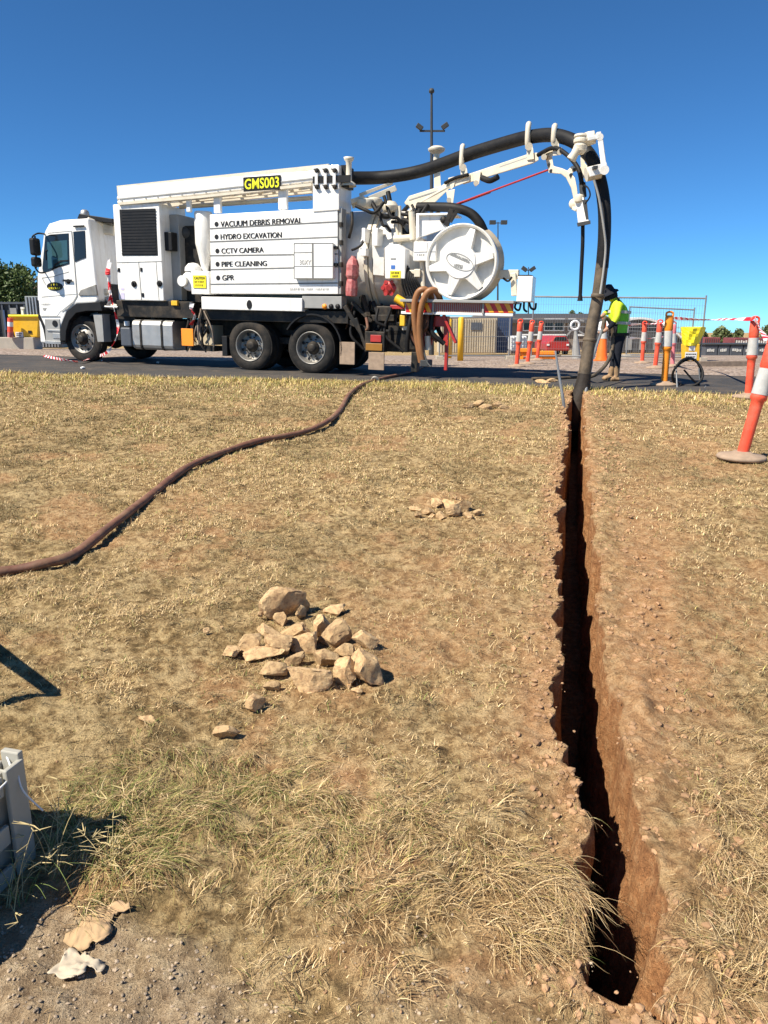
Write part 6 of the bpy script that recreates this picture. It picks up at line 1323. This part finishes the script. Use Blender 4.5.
mast(498, 222, 70, [(492.6, 222.4, .55, 0), (504, 222.4, .55, 0)], 'thin pole with twin floodlights right of the hose reel', 223, .07)
mast(528.6, 267, 95, [(524.4, 269, .7, 1), (532.6, 269, .7, -1)], 'distant low pole with twin floodlights above the white side box', 270.6, .08)

# ------------------------------------------------------------------ trees
def tree(x0, x1, ytop, Y, label, m='leaf', n=5200, ybase=None, leaf=.13, seed=1, group='trees on the skyline'):
    rnd = np.random.default_rng(seed); cx_ = (x0 + x1) / 2; o, g = wthing('tree', cx_, Y, label, 'tree', group); wdt = at(x1, 300, Y).x - at(x0, 300, Y).x; top = at(cx_, ytop, Y).z; H = top - g.z
    mb = MB(); random.seed(seed); mb.tube(cr([g, g + V((.05, 0, H * .25)), g + V((-.05, 0, H * .55))], 4), [.05 * H * (1 - .09 * k) for k in range(9)], 9)
    for k in range(6): q = random.uniform(0, 6.28); a = g + V((0, 0, H * random.uniform(.25, .5))); mb.tube([a, a + V((math.cos(q) * wdt * .2, math.sin(q) * wdt * .2, H * .18)), a + V((math.cos(q) * wdt * .36, math.sin(q) * wdt * .36, H * .3))], [.022 * H, .014 * H, .006 * H], 7)
    mb.build('trunk', M['bark'], o, 0, g)
    nc = 26; cs = []
    for k in range(nc):
        d = rnd.normal(size=3); d /= np.linalg.norm(d); r_ = rnd.uniform(.3, 1) ** .5; cs.append((d[0] * wdt * .42 * r_, d[1] * wdt * .42 * r_, H * .58 + d[2] * H * .36 * r_, rnd.uniform(.10, .20) * wdt))
    cs = np.array(cs); idx = rnd.integers(0, nc, n); d = rnd.normal(size=(n, 3)); d /= np.linalg.norm(d, axis=1)[:, None]
    c = cs[idx, :3] + d * (cs[idx, 3:] * rnd.uniform(.55, 1.1, (n, 1))); c[:, 2] = np.minimum(c[:, 2], H * (1 + .03 * rnd.random(n)))
    c = c[c[:, 2] > H * .16]; n = len(c)
    e1 = rnd.normal(size=(n, 3)); e1 /= np.linalg.norm(e1, axis=1)[:, None]; e2 = np.cross(e1, rnd.normal(size=(n, 3))); e2 /= np.linalg.norm(e2, axis=1)[:, None]; s_ = leaf * rnd.uniform(.6, 1.4, (n, 1))
    vs = np.stack([c - e1 * s_, c + e2 * s_ * .5, c + e1 * s_, c - e2 * s_ * .5], 1).reshape(-1, 3)
    ob = np_mesh('crown', vs, np.arange(n * 4), np.full(n, 4), M[m], False); ob.parent = o
    a = ob.data.attributes.new('tint', 'FLOAT', 'POINT'); a.data.foreach_set('value', np.repeat(np.clip(.15 + .5 * (cs[idx[:n], 3] / wdt - .1) * 8 * 0 + rnd.random(n) * .55 + (idx[:n] % 5) * .08, 0, 1), 4).astype(np.float32))
tree(-46, 64, 250, 37, 'dark green bushy tree behind the truck cab', 'leaf', 22000, leaf=.085, seed=3)
tree(-110, -30, 272, 40, 'dark green tree beyond the left edge fence', 'leaf', 9000, leaf=.11, seed=4)
tree(712, 742, 326, 95, 'round pale green tree between the red wagons', 'leaf2', 3800, leaf=.2, seed=5)
tree(757, 790, 326, 95, 'pale green tree behind the leaning bollard', 'leaf2', 3000, leaf=.2, seed=6)
tree(566, 583, 306, 85, 'small green tree above the roof of the low house', 'leaf', 2600, leaf=.17, seed=7)
tree(696, 708, 331, 110, 'small distant green tree left of the red wagons', 'leaf2', 1600, leaf=.22, seed=8)
tree(800, 850, 322, 95, 'pale green tree to the right beyond the wagons', 'leaf2', 3000, leaf=.2, seed=9)

# ------------------------------------------------------------------ left behind the cab
Yw = 24; g = at(20, 345, Yw); mb = MB(); wrect(mb, -60, 337.4, 34, 352, Yw, .6); single(mb, 'concrete_wall', M['concrete'], 'low concrete block wall beside the front of the truck', 'wall', None, gz(g.x, Yw), .02)
o, g = wthing('yellow_skip', 24, 24.1, 'yellow plastic grit bin with a white label on the concrete wall', 'bin', None, .0)
mb = MB(); mb.prism([at(x, y, 24.12) for x, y in [(8.6, 316), (39, 316.4), (37.6, 337.4), (15, 337.4)]], (0, .45, 0)); mb.build('bin_body', M['yellow'], o, .03, g)
mb = MB(); wrect(mb, 7.8, 314.6, 39.6, 317, 24.06, .56); mb.build('lid', M['signyellow'], o, .02, g); mb = MB(); wrect(mb, 15.4, 332, 23, 337, 24.09, .02); mb.build('label_plate', M['cloud'], o, 0, g)
mb = MB(); wrect(mb, 28, 330.6, 31.4, 333.6, 24.1, .02); wrect(mb, 16.4, 333.4, 22, 334.2, 24.085, .01); wrect(mb, 16.4, 335.2, 21, 335.9, 24.085, .01); mb.build('marking', M['letter'], o, 0, g)
mb = MB(); wrect(mb, 21, 307.6, 23, 314.8, 24.2, .05); wrect(mb, 20.4, 307, 23.6, 309, 24.18, .08); single(mb, 'marker_peg', M['cloud'], 'small white peg standing behind the yellow bin', 'peg', None, gz(at(22, 312, 24.2).x, 24.2))
o, g = wthing('barrel_marker', 10.6, 24.3, 'orange and white striped marker barrel beside the yellow bin', 'marker')
for y0, y1, m_ in ((318, 322, 'orangered'), (322, 326.5, 'cloud'), (326.5, 332, 'orangered'), (332, 337.4, 'pinkred')): mb = MB(); mb.cyl(at(10.4, y1, 23.9), at(10.4, y0, 23.9), .085, seg=16); mb.build('band', M[m_], o, 0, g)
Yf = 30; o, g = wthing('steel_fence', 8, Yf, 'dark steel panel fence below the left tree', 'fence')
mb = MB(); wrect(mb, -80, 303, 29, 349, Yf, .1); mb.build('fence_panel', M['dgrey'], o, 0, g); mb = MB(); [wrect(mb, -78 + k * 7.4, 301.6, -76.6 + k * 7.4, 349, Yf - .08, .08) for k in range(15)]; wrect(mb, -80, 302, 29, 304, Yf - .1, .08); mb.build('fence_rail', M['slate'], o, 0, g)
mb = MB(); wrect(mb, 10, 308, 16.4, 314, Yf - .12, .03); wrect(mb, 4, 310, 5.4, 330, Yf - .12, .03, 1); mb.build('fence_plate', [M['grey'], M['bluebox']], o, 0, g)
o, g = wthing('corrugated_container', 34, 27, 'grey green corrugated container end beside the truck cab', 'container'); mb = MB(); wrect(mb, 27, 296, 60, 348, 27, 2.4); mb.build('container_body', mat('grey_green_steel', (.16, .19, .185), .55, var=.15), o, .03, g)
mb = MB(); [wrect(mb, 28 + k * 3, 297, 29.2 + k * 3, 347, 26.92, .08) for k in range(10)]; mb.build('corrugation', M['steel'], o, 0, g)
mb = MB(); q = ground(60, 357); 
for px, py, s_ in ((83, 369.4, .05), (158, 363.6, .05), (102, 362, .03)):
    p = ground(px, py); mb = MB(); lump(mb, p + V((0, 0, .03)), s_); single(mb, 'plastic_scrap', M['cloud'], {83: 'small white plastic scrap on the road in front of the front wheel', 158: 'small white scrap on the road under the fuel tank', 102: 'tiny white scrap on the road beside the hanging tape'}[px], 'litter', None, p)
